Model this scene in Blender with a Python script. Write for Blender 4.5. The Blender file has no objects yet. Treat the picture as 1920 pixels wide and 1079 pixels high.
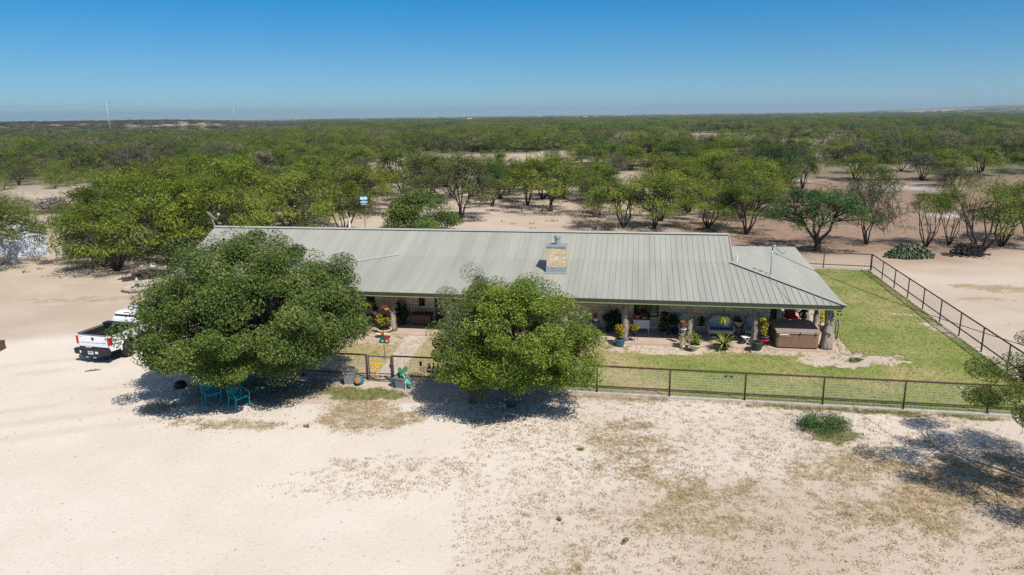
import bpy, bmesh, math, random
import numpy as np
from mathutils import Vector, Matrix, Euler
R = math.radians
SC = bpy.context.scene
COL = SC.collection
rs = np.random.RandomState

# ------------------------------------------------------------------ helpers
class MB:
    """collects shapes and links them as ONE mesh object"""
    def __init__(s): s.v = []; s.f = []
    def add(s, vs, fs):
        o = len(s.v); s.v += [tuple(map(float, p)) for p in vs]; s.f += [tuple(i + o for i in f) for f in fs]; return s
    def box(s, c, d, rz=0, rx=0, ry=0):
        x, y, z = d[0] / 2, d[1] / 2, d[2] / 2
        M = Euler((rx, ry, rz)).to_matrix(); c = Vector(c)
        vs = [c + M @ Vector((a * x, b * y, e * z)) for a in (-1, 1) for b in (-1, 1) for e in (-1, 1)]
        return s.add(vs, [(0, 1, 3, 2), (4, 6, 7, 5), (0, 4, 5, 1), (2, 3, 7, 6), (0, 2, 6, 4), (1, 5, 7, 3)])
    def b2(s, x0, x1, y0, y1, z0, z1): return s.box(((x0 + x1) / 2, (y0 + y1) / 2, (z0 + z1) / 2), (x1 - x0, y1 - y0, z1 - z0))
    def tube(s, path, rad, n=6, cap=True, flat=1.0):
        P = [Vector(p) for p in path]; m = len(P)
        if not hasattr(rad, '__len__'): rad = [rad] * m
        vs = []; up = Vector((0, 0, 1)); pu = None
        for i, p in enumerate(P):
            t = (P[min(i + 1, m - 1)] - P[max(i - 1, 0)])
            t = t.normalized() if t.length > 1e-9 else Vector((0, 0, 1))
            a = pu if pu is not None else (Vector((1, 0, 0)) if abs(t.z) > .9 else up)
            a = (a - t * a.dot(t))
            if a.length < 1e-4: a = Vector((1, 0, 0)) if abs(t.x) < .9 else Vector((0, 1, 0)); a = a - t * a.dot(t)
            a.normalize(); b = t.cross(a); pu = a
            for k in range(n):
                q = 2 * math.pi * k / n
                vs.append(p + (a * math.cos(q) + b * math.sin(q) * flat) * rad[i])
        fs = [(i * n + k, i * n + (k + 1) % n, (i + 1) * n + (k + 1) % n, (i + 1) * n + k) for i in range(m - 1) for k in range(n)]
        if cap: fs += [tuple(range(n - 1, -1, -1)), tuple(range((m - 1) * n, m * n))]
        return s.add(vs, fs)
    def lathe(s, prof, n=14, c=(0, 0, 0), M=None):
        c = Vector(c); vs = []
        for r, z in prof:
            for k in range(n):
                q = 2 * math.pi * k / n; p = Vector((r * math.cos(q), r * math.sin(q), z))
                vs.append(c + (M @ p if M is not None else p))
        m = len(prof)
        fs = [(i * n + k, i * n + (k + 1) % n, (i + 1) * n + (k + 1) % n, (i + 1) * n + k) for i in range(m - 1) for k in range(n)]
        fs += [tuple(range(n - 1, -1, -1)), tuple(range((m - 1) * n, m * n))]
        return s.add(vs, fs)
    def ball(s, c, r, n=10, sq=(1, 1, 1)):
        m = max(5, n // 2 + 1); c = Vector(c)
        vs = []; fs = []
        for i in range(m + 1):
            a = math.pi * i / m
            for k in range(n):
                q = 2 * math.pi * k / n
                vs.append(c + Vector((r * sq[0] * max(math.sin(a), .02) * math.cos(q), r * sq[1] * max(math.sin(a), .02) * math.sin(q), -r * sq[2] * math.cos(a))))
        fs = [(i * n + k, i * n + (k + 1) % n, (i + 1) * n + (k + 1) % n, (i + 1) * n + k) for i in range(m) for k in range(n)]
        fs += [tuple(range(n - 1, -1, -1)), tuple(range(m * n, (m + 1) * n))]
        return s.add(vs, fs)
    def prism(s, pts, d, M=None):
        """polygon in xz, extruded along y by +-d/2"""
        n = len(pts); vs = [Vector((x, -d / 2, z)) for x, z in pts] + [Vector((x, d / 2, z)) for x, z in pts]
        if M is not None: vs = [M @ v for v in vs]
        return s.add(vs, [tuple(range(n)), tuple(range(2 * n - 1, n - 1, -1))] + [(k, k + n, (k + 1) % n + n, (k + 1) % n) for k in range(n)])
    def quad(s, *p): return s.add(p, [tuple(range(len(p)))])
    def build(s, name, m, parent=None, smooth=False, bevel=0):
        me = bpy.data.meshes.new(name); me.from_pydata(s.v, [], s.f)
        bm = bmesh.new(); bm.from_mesh(me); bmesh.ops.recalc_face_normals(bm, faces=bm.faces); bm.to_mesh(me); bm.free()
        if smooth: me.polygons.foreach_set('use_smooth', [True] * len(me.polygons))
        me.materials.append(m); o = bpy.data.objects.new(name, me); COL.objects.link(o)
        if parent: o.parent = parent
        if bevel:
            b = o.modifiers.new('b', 'BEVEL'); b.width = bevel; b.segments = 2; b.limit_method = 'ANGLE'
        return o

def tag(o, label=None, cat=None, group=None, kind=None):
    for k, v in (('label', label), ('category', cat), ('group', group), ('kind', kind)):
        if v: o[k] = v
    return o
def thing(name, label, cat, loc=(0, 0, 0), rz=0, group=None):
    o = bpy.data.objects.new(name, None); COL.objects.link(o); o.empty_display_size = .2
    o.location = loc; o.rotation_euler = (0, 0, rz)
    return tag(o, label, cat, group)
def copy_tree(o, parent=None):
    c = o.copy(); COL.objects.link(c)
    if parent is not None: c.parent = parent
    for ch in list(o.children): copy_tree(ch, c)
    return c

def mesh_np(name, V, F, m, parent=None, tint=None, smooth=False, link=True):
    """V (n,3), F (k,4) or (k,3)"""
    me = bpy.data.meshes.new(name); n = len(V); k, w = F.shape
    me.vertices.add(n); me.vertices.foreach_set('co', V.astype(np.float32).ravel())
    me.loops.add(k * w); me.loops.foreach_set('vertex_index', F.astype(np.int32).ravel())
    me.polygons.add(k); me.polygons.foreach_set('loop_start', np.arange(0, k * w, w, dtype=np.int32))
    if smooth: me.polygons.foreach_set('use_smooth', np.ones(k, bool))
    if tint is not None:
        a = me.attributes.new('tint', 'FLOAT', 'FACE'); a.data.foreach_set('value', tint.astype(np.float32))
    me.update(calc_edges=True); me.validate()
    if m: me.materials.append(m)
    o = bpy.data.objects.new(name, me)
    if link: COL.objects.link(o)
    if parent: o.parent = parent
    return o

# value noise in numpy
def vnoise(x, y, seed=0):
    xi = np.floor(x).astype(np.int64); yi = np.floor(y).astype(np.int64); fx = x - xi; fy = y - yi
    fx = fx * fx * (3 - 2 * fx); fy = fy * fy * (3 - 2 * fy)
    def h(a, b):
        n = (a * 374761393 + b * 668265263 + seed * 1442695041) & 0xffffffff
        n = ((n ^ (n >> 13)) * 1274126177) & 0xffffffff
        return ((n ^ (n >> 16)) & 0xffff) / 65535.0
    return (h(xi, yi) * (1 - fx) + h(xi + 1, yi) * fx) * (1 - fy) + (h(xi, yi + 1) * (1 - fx) + h(xi + 1, yi + 1) * fx) * fy
def fbm(x, y, s, seed=0, oct=4):
    t = 0; a = 1; tot = 0; f = 1 / s
    for i in range(oct): t = t + a * vnoise(x * f, y * f, seed + i * 17); tot += a; a *= .55; f *= 2.03
    return t / tot
def sstep(a, b, x): t = np.clip((x - a) / (b - a), 0, 1); return t * t * (3 - 2 * t)

# ------------------------------------------------------------------ materials
def newmat(name):
    m = bpy.data.materials.new(name); m.use_nodes = True; nt = m.node_tree
    for n in list(nt.nodes): nt.nodes.remove(n)
    return m, nt, nt.nodes, nt.links
def N(nt, t, **k):
    n = nt.nodes.new(t)
    for a, b in k.items():
        if a in n.inputs: n.inputs[a].default_value = b
        else: setattr(n, a, b)
    return n
def rgba(c): return (c[0], c[1], c[2], 1)
def pm(name, col, rough=.8, var=.18, scale=6, metal=0, bump=0, col2=None, spec=.3, stretch=(1, 1, 1), fine=None, coat=0):
    m, nt, ns, L = newmat(name)
    out = N(nt, 'ShaderNodeOutputMaterial'); p = N(nt, 'ShaderNodeBsdfPrincipled'); L.new(p.outputs[0], out.inputs[0])
    p.inputs['Roughness'].default_value = rough; p.inputs['Metallic'].default_value = metal
    p.inputs['Specular IOR Level'].default_value = spec; p.inputs['Coat Weight'].default_value = coat
    tc = N(nt, 'ShaderNodeTexCoord'); mp = N(nt, 'ShaderNodeMapping'); mp.inputs['Scale'].default_value = stretch
    L.new(tc.outputs['Object'], mp.inputs[0])
    nz = N(nt, 'ShaderNodeTexNoise', Scale=scale, Detail=6.0, Roughness=.65); L.new(mp.outputs[0], nz.inputs['Vector'])
    cr = N(nt, 'ShaderNodeValToRGB'); L.new(nz.outputs[0], cr.inputs[0])
    c2 = col2 or [min(1, c * (1 + var)) for c in col]; c1 = [c * (1 - var) for c in col]
    cr.color_ramp.elements[0].color = rgba(c1); cr.color_ramp.elements[1].color = rgba(c2)
    cr.color_ramp.elements[0].position = .32; cr.color_ramp.elements[1].position = .68
    L.new(cr.outputs[0], p.inputs['Base Color'])
    if bump:
        b = N(nt, 'ShaderNodeBump', Strength=.8, Distance=bump)
        n2 = N(nt, 'ShaderNodeTexNoise', Scale=fine or scale * 4, Detail=5.0); L.new(mp.outputs[0], n2.inputs['Vector'])
        L.new(n2.outputs[0], b.inputs['Height']); L.new(b.outputs[0], p.inputs['Normal'])
    return m
def leafmat(name, cols, trans=.3, rough=.5, objvar=.5):
    """cols: dark -> light leaf colours, picked leaf by leaf (tint) and shifted a little tree by tree"""
    m, nt, ns, L = newmat(name)
    out = N(nt, 'ShaderNodeOutputMaterial'); p = N(nt, 'ShaderNodeBsdfPrincipled', Roughness=rough); p.inputs['Specular IOR Level'].default_value = .24
    at = N(nt, 'ShaderNodeAttribute', attribute_name='tint'); oi = N(nt, 'ShaderNodeObjectInfo')
    mr = N(nt, 'ShaderNodeMath', operation='MULTIPLY_ADD'); L.new(oi.outputs['Random'], mr.inputs[0]); mr.inputs[1].default_value = objvar; mr.inputs[2].default_value = -objvar / 2
    ad = N(nt, 'ShaderNodeMath', operation='ADD'); L.new(at.outputs['Fac'], ad.inputs[0]); L.new(mr.outputs[0], ad.inputs[1])
    cr = N(nt, 'ShaderNodeValToRGB'); L.new(ad.outputs[0], cr.inputs[0])
    el = cr.color_ramp.elements; el[0].color = rgba(cols[0]); el[1].color = rgba(cols[-1])
    for i, c in enumerate(cols[1:-1]): e = el.new((i + 1) / (len(cols) - 1)); e.color = rgba(c)
    L.new(cr.outputs[0], p.inputs['Base Color'])
    t = N(nt, 'ShaderNodeBsdfTranslucent'); L.new(cr.outputs[0], t.inputs[0])
    mx = N(nt, 'ShaderNodeMixShader'); mx.inputs[0].default_value = trans
    L.new(p.outputs[0], mx.inputs[1]); L.new(t.outputs[0], mx.inputs[2]); L.new(mx.outputs[0], out.inputs[0])
    return m
def glassmat():
    m, nt, ns, L = newmat('window_glass')
    out = N(nt, 'ShaderNodeOutputMaterial'); g = N(nt, 'ShaderNodeBsdfGlossy', Roughness=.03); t = N(nt, 'ShaderNodeBsdfTransparent')
    t.inputs[0].default_value = (.75, .8, .8, 1); fr = N(nt, 'ShaderNodeFresnel', IOR=1.5); mx = N(nt, 'ShaderNodeMixShader')
    L.new(fr.outputs[0], mx.inputs[0]); L.new(t.outputs[0], mx.inputs[1]); L.new(g.outputs[0], mx.inputs[2]); L.new(mx.outputs[0], out.inputs[0])
    return m
def stonemat(name, base=(.74, .665, .53), bw=.42, rh=.19):
    m, nt, ns, L = newmat(name)
    out = N(nt, 'ShaderNodeOutputMaterial'); p = N(nt, 'ShaderNodeBsdfPrincipled', Roughness=.9); L.new(p.outputs[0], out.inputs[0]); p.inputs['Specular IOR Level'].default_value = .2
    tc = N(nt, 'ShaderNodeTexCoord'); sx = N(nt, 'ShaderNodeSeparateXYZ'); L.new(tc.outputs['Object'], sx.inputs[0])
    a = N(nt, 'ShaderNodeMath', operation='ADD'); L.new(sx.outputs[0], a.inputs[0]); L.new(sx.outputs[1], a.inputs[1])
    cb = N(nt, 'ShaderNodeCombineXYZ'); L.new(a.outputs[0], cb.inputs[0]); L.new(sx.outputs[2], cb.inputs[1])
    dn = N(nt, 'ShaderNodeTexNoise', Scale=1.6); L.new(cb.outputs[0], dn.inputs['Vector'])
    va = N(nt, 'ShaderNodeVectorMath', operation='MULTIPLY_ADD'); L.new(dn.outputs['Color'], va.inputs[0]); va.inputs[1].default_value = (.1, .05, 0); L.new(cb.outputs[0], va.inputs[2])
    bt = N(nt, 'ShaderNodeTexBrick', Scale=1.0); L.new(va.outputs[0], bt.inputs['Vector'])
    bt.inputs['Brick Width'].default_value = bw; bt.inputs['Row Height'].default_value = rh; bt.inputs['Mortar Size'].default_value = .009
    bt.inputs['Color1'].default_value = rgba([c * 1.12 for c in base]); bt.inputs['Color2'].default_value = rgba([base[0] * .82, base[1] * .78, base[2] * .72]); bt.inputs['Mortar'].default_value = rgba([c * .62 for c in base])
    bt.offset = .43; bt.squash = 1.3; bt.squash_frequency = 3
    nz = N(nt, 'ShaderNodeTexNoise', Scale=5.0, Detail=6.0); L.new(tc.outputs['Object'], nz.inputs['Vector'])
    mx = N(nt, 'ShaderNodeMix', data_type='RGBA', blend_type='MULTIPLY'); mx.inputs[0].default_value = .6
    cr = N(nt, 'ShaderNodeValToRGB'); cr.color_ramp.elements[0].position = .3; cr.color_ramp.elements[1].position = .7
    cr.color_ramp.elements[0].color = (.6, .55, .48, 1); cr.color_ramp.elements[1].color = (1.1, 1.05, 1, 1); L.new(nz.outputs[0], cr.inputs[0])
    L.new(bt.outputs[0], mx.inputs[6]); L.new(cr.outputs[0], mx.inputs[7]); L.new(mx.outputs[2], p.inputs['Base Color'])
    b = N(nt, 'ShaderNodeBump', Strength=.7, Distance=.02); iv = N(nt, 'ShaderNodeMath', operation='SUBTRACT'); iv.inputs[0].default_value = 1; L.new(bt.outputs['Fac'], iv.inputs[1])
    ad = N(nt, 'ShaderNodeMath', operation='MULTIPLY_ADD'); L.new(nz.outputs[0], ad.inputs[0]); ad.inputs[1].default_value = .6; L.new(iv.outputs[0], ad.inputs[2])
    L.new(ad.outputs[0], b.inputs['Height']); L.new(b.outputs[0], p.inputs['Normal'])
    return m

M = {}
M['roof'] = pm('roof_metal', (.310, .310, .262), .5, .11, .8, spec=.4, col2=(.352, .352, .298), stretch=(1.6, .16, .16))
M['cap'] = pm('roof_trim', (.34, .35, .31), .45, .05, 2, spec=.4)
M['drip'] = pm('eave_trim_dark', (.045, .055, .05), .6, .1, 3)
M['fascia'] = pm('fascia_green', (.24, .28, .13), .7, .12, 4)
M['soffit'] = pm('soffit_board', (.30, .26, .20), .8, .15, 5, stretch=(.3, 6, 1))
M['stone'] = stonemat('limestone_wall')
M['chimstone'] = stonemat('chimney_stone', (.72, .61, .43), .27, .13)
M['flash'] = pm('grey_flashing', (.25, .30, .31), .5, .1, 4)
M['galv'] = pm('galvanised_metal', (.42, .44, .46), .4, .12, 9, metal=.6)
M['slab'] = pm('porch_concrete', (.46, .36, .28), .85, .12, 1.3, bump=.004, fine=30)
M['walk'] = pm('walk_concrete', (.50, .42, .345), .85, .12, 1.2, bump=.004, fine=30)
M['curb'] = pm('curb_concrete', (.43, .38, .33), .9, .2, 2.5, bump=.006)
M['rust'] = pm('rusty_pipe', (.060, .032, .026), .75, .35, 12)
M['wire'] = pm('fence_wire', (.42, .40, .35), .6, .2, 8)
M['cedar'] = pm('cedar_trunk', (.27, .21, .165), .9, .62, 4.5, bump=.04, fine=9, stretch=(3, 3, .4), col2=(.47, .40, .335))
M['darkwood'] = pm('dark_wood', (.055, .035, .024), .7, .3, 5, stretch=(1, 1, 4))
M['bark'] = pm('mesquite_bark', (.060, .046, .038), .95, .4, 6, bump=.03, stretch=(2, 2, .6))
M['oakbark'] = pm('oak_bark', (.13, .105, .085), .95, .4, 6, bump=.03, stretch=(2, 2, .6))
M['twig'] = pm('grey_twigs', (.17, .14, .125), .95, .3, 6)
M['deadwood'] = pm('dead_wood', (.17, .13, .11), .95, .45, 3, col2=(.33, .28, .24))
M['black'] = pm('black_paint', (.012, .012, .013), .45, .2, 8)
M['blackplastic'] = pm('black_plastic', (.022, .022, .024), .6, .2, 10)
M['white'] = pm('white_paint', (.72, .71, .68), .5, .06, 5)
M['whitemetal'] = pm('white_metal', (.66, .67, .68), .45, .08, 6)
M['carwhite'] = pm('truck_white', (.78, .79, .80), .25, .02, 2, spec=.5, coat=.6)
M['tire'] = pm('tyre_rubber', (.018, .018, .018), .9, .2, 20)
M['rim'] = pm('wheel_rim', (.40, .41, .42), .3, .1, 6, metal=.8)
M['redlens'] = pm('red_lens', (.42, .012, .02), .2, .1, 9, spec=.6)
M['darkglass'] = pm('dark_glass', (.012, .016, .018), .06, .1, 3, spec=.6)
M['glass'] = glassmat()
M['teal'] = pm('teal_paint', (.010, .40, .43), .4, .15, 6)
M['bluepot'] = pm('blue_glaze', (.012, .13, .24), .3, .2, 6, spec=.5)
M['tealjug'] = pm('teal_glaze', (.02, .22, .29), .35, .2, 6)
M['mint'] = pm('mint_green_metal', (.09, .33, .26), .5, .25, 5)
M['cactusart'] = pm('cactus_green_metal', (.06, .24, .12), .5, .25, 8)
M['yellow'] = pm('yellow_paint', (.78, .50, .015), .5, .1, 6)
M['cream'] = pm('cream_pot', (.58, .50, .33), .7, .15, 5)
M['terra'] = pm('terracotta', (.40, .17, .09), .8, .2, 5)
M['greypot'] = pm('grey_planter', (.21, .215, .21), .6, .2, 5)
M['darkpot'] = pm('dark_pot', (.035, .042, .05), .5, .3, 5)
M['soil'] = pm('potting_soil', (.03, .022, .016), 1, .3, 20)
M['wicker'] = pm('pale_wicker', (.42, .44, .45), .75, .22, 40, bump=.006, fine=60)
M['wickerdark'] = pm('seat_cushion', (.11, .12, .14), .9, .2, 9)
M['tubside'] = pm('tub_cabinet', (.215, .135, .085), .6, .2, 5, stretch=(9, 9, .4))
M['tubcover'] = pm('tub_cover', (.30, .225, .18), .75, .1, 3)
M['tubrim'] = pm('tub_rim', (.42, .36, .29), .5, .08, 5)
M['pumpkin'] = pm('pumpkin_orange', (.62, .16, .02), .5, .15, 5)
M['basket'] = pm('basket_tan', (.36, .20, .12), .9, .3, 30)
M['redcloth'] = pm('red_cloth', (.25, .02, .025), .9, .2, 8)
M['redpaint'] = pm('red_paint', (.55, .025, .03), .5, .15, 6)
M['greencloth'] = pm('green_paint', (.02, .11, .07), .6, .15, 6)
M['whitepaper'] = pm('white_paper', (.75, .74, .71), .9, .05, 6)
M['hose'] = pm('hose_green', (.03, .045, .04), .5, .2, 8)
M['brownbox'] = pm('brown_wood', (.14, .08, .05), .85, .3, 4, stretch=(1, 1, 5))
M['shedwall'] = pm('shed_metal', (.60, .65, .72), .5, .1, 1.2, col2=(.52, .56, .62))
M['shedroof'] = pm('shed_roof', (.66, .66, .64), .6, .15, 2)
M['rock'] = pm('pale_rock', (.42, .37, .32), .9, .25, 3, bump=.03)
M['benchwood'] = pm('bench_wood', (.12, .065, .04), .7, .3, 4, stretch=(5, 5, 1))
M['birdblue'] = pm('pale_blue_paint', (.22, .44, .58), .6, .15, 6)
M['acmetal'] = pm('grey_blue_metal', (.28, .34, .38), .5, .1, 5)
M['pole'] = pm('steel_pole', (.36, .38, .40), .5, .1, 1, metal=.2)
M['cable'] = pm('black_cable', (.02, .02, .022), .6, .1, 5)
M['dish'] = pm('dish_grey', (.42, .45, .50), .45, .06, 4)
M['plate'] = pm('plate_white', (.62, .64, .62), .5, .08, 14)
M['farhouse'] = pm('far_wall_white', (.72, .70, .66), .8, .1, 1)
M['farroof'] = pm('far_roof_tan', (.45, .30, .22), .8, .1, 1)
LM = {}
LM['green'] = leafmat('mesquite_green', [(0.054, 0.088, 0.012), (0.11, 0.164, 0.019), (0.188, 0.241, 0.03), (0.28, 0.313, 0.048)], .42)
LM['bright'] = leafmat('mesquite_bright', [(0.071, 0.116, 0.013), (0.14, 0.201, 0.019), (0.232, 0.287, 0.029), (0.324, 0.36, 0.048)], .42)
LM['yellow'] = leafmat('mesquite_yellow', [(0.085, 0.105, 0.015), (0.145, 0.165, 0.022), (0.21, 0.22, 0.028), (0.29, 0.27, 0.04)], .36)
LM['olive'] = leafmat('brush_olive', [(0.065, 0.082, 0.026), (0.125, 0.142, 0.04), (0.185, 0.19, 0.058), (0.25, 0.235, 0.085)], .36)
LM['grey'] = leafmat('brush_grey', [(0.07, 0.068, 0.041), (0.131, 0.119, 0.072), (0.196, 0.171, 0.109), (0.275, 0.239, 0.16)], .18)
LM['dark'] = leafmat('brush_dark', [(0.027, 0.064, 0.018), (0.053, 0.109, 0.025), (0.09, 0.158, 0.032), (0.137, 0.206, 0.046)], .26)
LM['oak'] = leafmat('oak_leaf', [(0.031, 0.062, 0.012), (0.067, 0.115, 0.02), (0.119, 0.175, 0.029), (0.246, 0.269, 0.065)], .28, rough=.5, objvar=.0)
LM['elm'] = leafmat('elm_leaf', [(0.042, 0.085, 0.012), (0.097, 0.16, 0.017), (0.189, 0.251, 0.025), (0.311, 0.346, 0.048)], .33, rough=.42, objvar=0)
LM['pale'] = leafmat('pale_sage_leaf', [(0.055, 0.085, 0.028), (0.105, 0.14, 0.045), (0.165, 0.195, 0.07), (0.25, 0.26, 0.11)], .3, objvar=0)
LM['citrus'] = leafmat('broad_leaf', [(0.026, 0.066, 0.012), (0.06, 0.12, 0.018), (0.115, 0.185, 0.025), (0.24, 0.27, 0.035)], .3, objvar=0)
LM['houseplant'] = leafmat('house_plant_dark', [(.010, .026, .010), (.020, .045, .014), (.036, .070, .018), (.06, .10, .025)], .25, objvar=.1)
LM['croton'] = leafmat('croton_leaf', [(.10, .13, .015), (.22, .22, .018), (.38, .30, .02), (.40, .12, .03)], .3, objvar=.1)
LM['limeleaf'] = leafmat('lime_leaf', [(.06, .12, .012), (.14, .22, .02), (.28, .33, .03), (.42, .42, .06)], .35, objvar=.1)
LM['yellowleaf'] = leafmat('yellow_leaf', [(.22, .22, .01), (.42, .40, .015), (.60, .52, .02), (.66, .58, .05)], .35, objvar=0)
LM['orangeflower'] = leafmat('orange_flower', [(.05, .09, .02), (.40, .10, .03), (.58, .16, .04), (.62, .26, .12)], .25, objvar=0)
LM['redgreen'] = leafmat('red_green_leaf', [(.20, .02, .02), (.16, .22, .02), (.30, .36, .03), (.45, .45, .05)], .3, objvar=0)
LM['dryleaf'] = leafmat('dry_leaf', [(0.135, 0.095, 0.047), (0.23, 0.162, 0.081), (0.338, 0.243, 0.121), (0.216, 0.23, 0.068)], .2, objvar=.1)
LM['strap'] = leafmat('strap_leaf', [(.05, .09, .015), (.12, .17, .022), (.25, .27, .04), (.40, .36, .10)], .25, objvar=.1)
LM['fern'] = leafmat('green_weed', [(0.041, 0.095, 0.025), (0.072, 0.151, 0.034), (0.121, 0.212, 0.046), (0.203, 0.273, 0.068)], .3, objvar=0)
LM['cactus'] = leafmat('cactus_pad', [(.075, .115, .065), (.115, .160, .085), (.16, .20, .11), (.22, .22, .12)], .05, rough=.5, objvar=0)
LM['dryg'] = leafmat('dry_grass', [(.26, .18, .095), (.33, .24, .13), (.40, .30, .17), (.28, .25, .11)], .25, objvar=0)
LM['lawng'] = leafmat('lawn_grass', [(0.107, 0.142, 0.035), (0.179, 0.209, 0.055), (0.258, 0.266, 0.089), (0.375, 0.332, 0.168)], .3, objvar=0)

# ------------------------------------------------------------------ camera, sun, sky
CAM_H = 11.5
PITCH = math.atan((539.5 - 218.0) / 1350.0)
cd = bpy.data.cameras.new('camera'); cam = bpy.data.objects.new('camera', cd); COL.objects.link(cam)
cd.sensor_width = 36; cd.lens = 36 * 1350.0 / 1920; cd.clip_start = .1; cd.clip_end = 60000
cam.matrix_world = Matrix.Translation((0, 0, CAM_H)) @ Matrix.Rotation(math.pi / 2 - PITCH, 4, 'X') @ Matrix.Rotation(-.012, 4, 'Z')
SC.camera = cam
SUN = Vector((.42, -.66, 1.0)).normalized()
sd = bpy.data.lights.new('sun', 'SUN'); sd.energy = 4.4; sd.angle = R(.53); sd.color = (1, .945, .87)
so = bpy.data.objects.new('sun', sd); COL.objects.link(so); so.rotation_euler = SUN.to_track_quat('Z', 'Y').to_euler(); so.location = (20, -30, 60)
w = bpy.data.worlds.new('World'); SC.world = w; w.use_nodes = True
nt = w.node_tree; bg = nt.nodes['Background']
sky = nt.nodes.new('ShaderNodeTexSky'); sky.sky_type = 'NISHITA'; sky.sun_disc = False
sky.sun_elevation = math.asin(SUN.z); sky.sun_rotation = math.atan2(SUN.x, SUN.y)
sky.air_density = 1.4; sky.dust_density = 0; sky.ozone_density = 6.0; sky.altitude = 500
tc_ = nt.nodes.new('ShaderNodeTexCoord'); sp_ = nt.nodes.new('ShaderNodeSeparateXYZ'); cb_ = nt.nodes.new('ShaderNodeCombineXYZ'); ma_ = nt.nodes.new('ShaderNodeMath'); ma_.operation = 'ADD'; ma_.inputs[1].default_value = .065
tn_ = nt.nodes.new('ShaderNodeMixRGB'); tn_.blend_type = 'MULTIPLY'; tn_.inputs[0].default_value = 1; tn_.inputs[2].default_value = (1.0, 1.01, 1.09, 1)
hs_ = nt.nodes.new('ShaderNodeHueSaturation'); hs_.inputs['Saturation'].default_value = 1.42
mr_ = nt.nodes.new('ShaderNodeMapRange'); mr_.inputs[1].default_value = .36; mr_.inputs[2].default_value = .60; mr_.inputs[3].default_value = 1.58; mr_.inputs[4].default_value = .62  # high sky deliberately paled so shadows take less blue fill
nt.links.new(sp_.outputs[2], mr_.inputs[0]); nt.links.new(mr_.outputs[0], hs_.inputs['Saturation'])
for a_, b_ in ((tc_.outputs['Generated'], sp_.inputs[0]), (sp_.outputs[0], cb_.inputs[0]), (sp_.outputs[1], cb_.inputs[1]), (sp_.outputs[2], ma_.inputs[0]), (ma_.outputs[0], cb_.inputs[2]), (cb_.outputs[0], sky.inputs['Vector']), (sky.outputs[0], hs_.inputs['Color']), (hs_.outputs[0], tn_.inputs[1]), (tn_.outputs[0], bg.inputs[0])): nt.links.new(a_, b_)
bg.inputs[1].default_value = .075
SC.view_settings.view_transform = 'Standard'; SC.view_settings.look = 'None'; SC.view_settings.exposure = .35; SC.view_settings.gamma = 1
SC.cycles.max_bounces = 5; SC.cycles.diffuse_bounces = 4; SC.cycles.glossy_bounces = 2; SC.cycles.transmission_bounces = 2; SC.cycles.transparent_max_bounces = 6; SC.cycles.volume_bounces = 0
SC.cycles.use_adaptive_sampling = False; SC.cycles.use_denoising = False
# ------------------------------------------------------------------ house frame
TH = R(-9.8); HO = Vector((15.96, 33.36, 0))
HU = Vector((math.cos(TH), math.sin(TH), 0)); HV = Vector((-math.sin(TH), math.cos(TH), 0))
def hl(u, v, z=0): return HO + HU * u + HV * v + Vector((0, 0, z))
def to_uv(x, y):
    dx = x - HO.x; dy = y - HO.y
    return dx * HU.x + dy * HU.y, dx * HV.x + dy * HV.y
FA = Vector((-5.33, 30.25, 0)); FD = Vector((.9838, -.1793, 0)); FNn = Vector((.1793, .9838, 0))   # front fence line
def fl(s, t=0, z=0): return FA + FD * s + FNn * t + Vector((0, 0, z))
FC = fl(27.05)                                                   # front right corner of the yard
RC = Vector((26.64, 52.17, 0))                                   # rear right corner

# ------------------------------------------------------------------ terrain
def height(x, y):
    d = np.hypot(x, y)
    az = x / np.maximum(y, 1)
    wob = fbm(x, y, 900, 5)
    # low scrub ridge beyond the left of the forest
    h = 9.0 * sstep(560, 980, y - .1 * x) * sstep(-.30, -.46, az)
    # far hills on the skyline
    far = sstep(3200, 7200, d)
    h = h + far * (7 + 6 * sstep(-.28, .0, az) + 40 * sstep(.40, .74, az)) * (.7 + .6 * wob)
    h = h + sstep(120, 600, d) * (fbm(x, y, 260, 9) - .5) * 2.2
    return h
def axis(lo, hi, near0, near1, step, grow=1.09):
    a = list(np.arange(near0, near1 + 1e-6, step)); s = step; x = near1
    while x < hi: s *= grow; x += s; a.append(x)
    s = step; x = near0; b = []
    while x > lo: s *= grow; x -= s; b.append(x)
    return np.array(b[::-1] + a)
def blob(x, y, cx, cy, rx, ry, rot=0, seed=1, rag=.8):
    c, s = math.cos(rot), math.sin(rot); dx = x - cx; dy = y - cy
    a = (dx * c + dy * s) / rx; b = (-dx * s + dy * c) / ry
    d = np.sqrt(a * a + b * b) + (fbm(x, y, min(rx, ry) * .8, seed, 5) - .5) * rag * 1.6
    return 1 - sstep(.65, 1.15, d)
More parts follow.
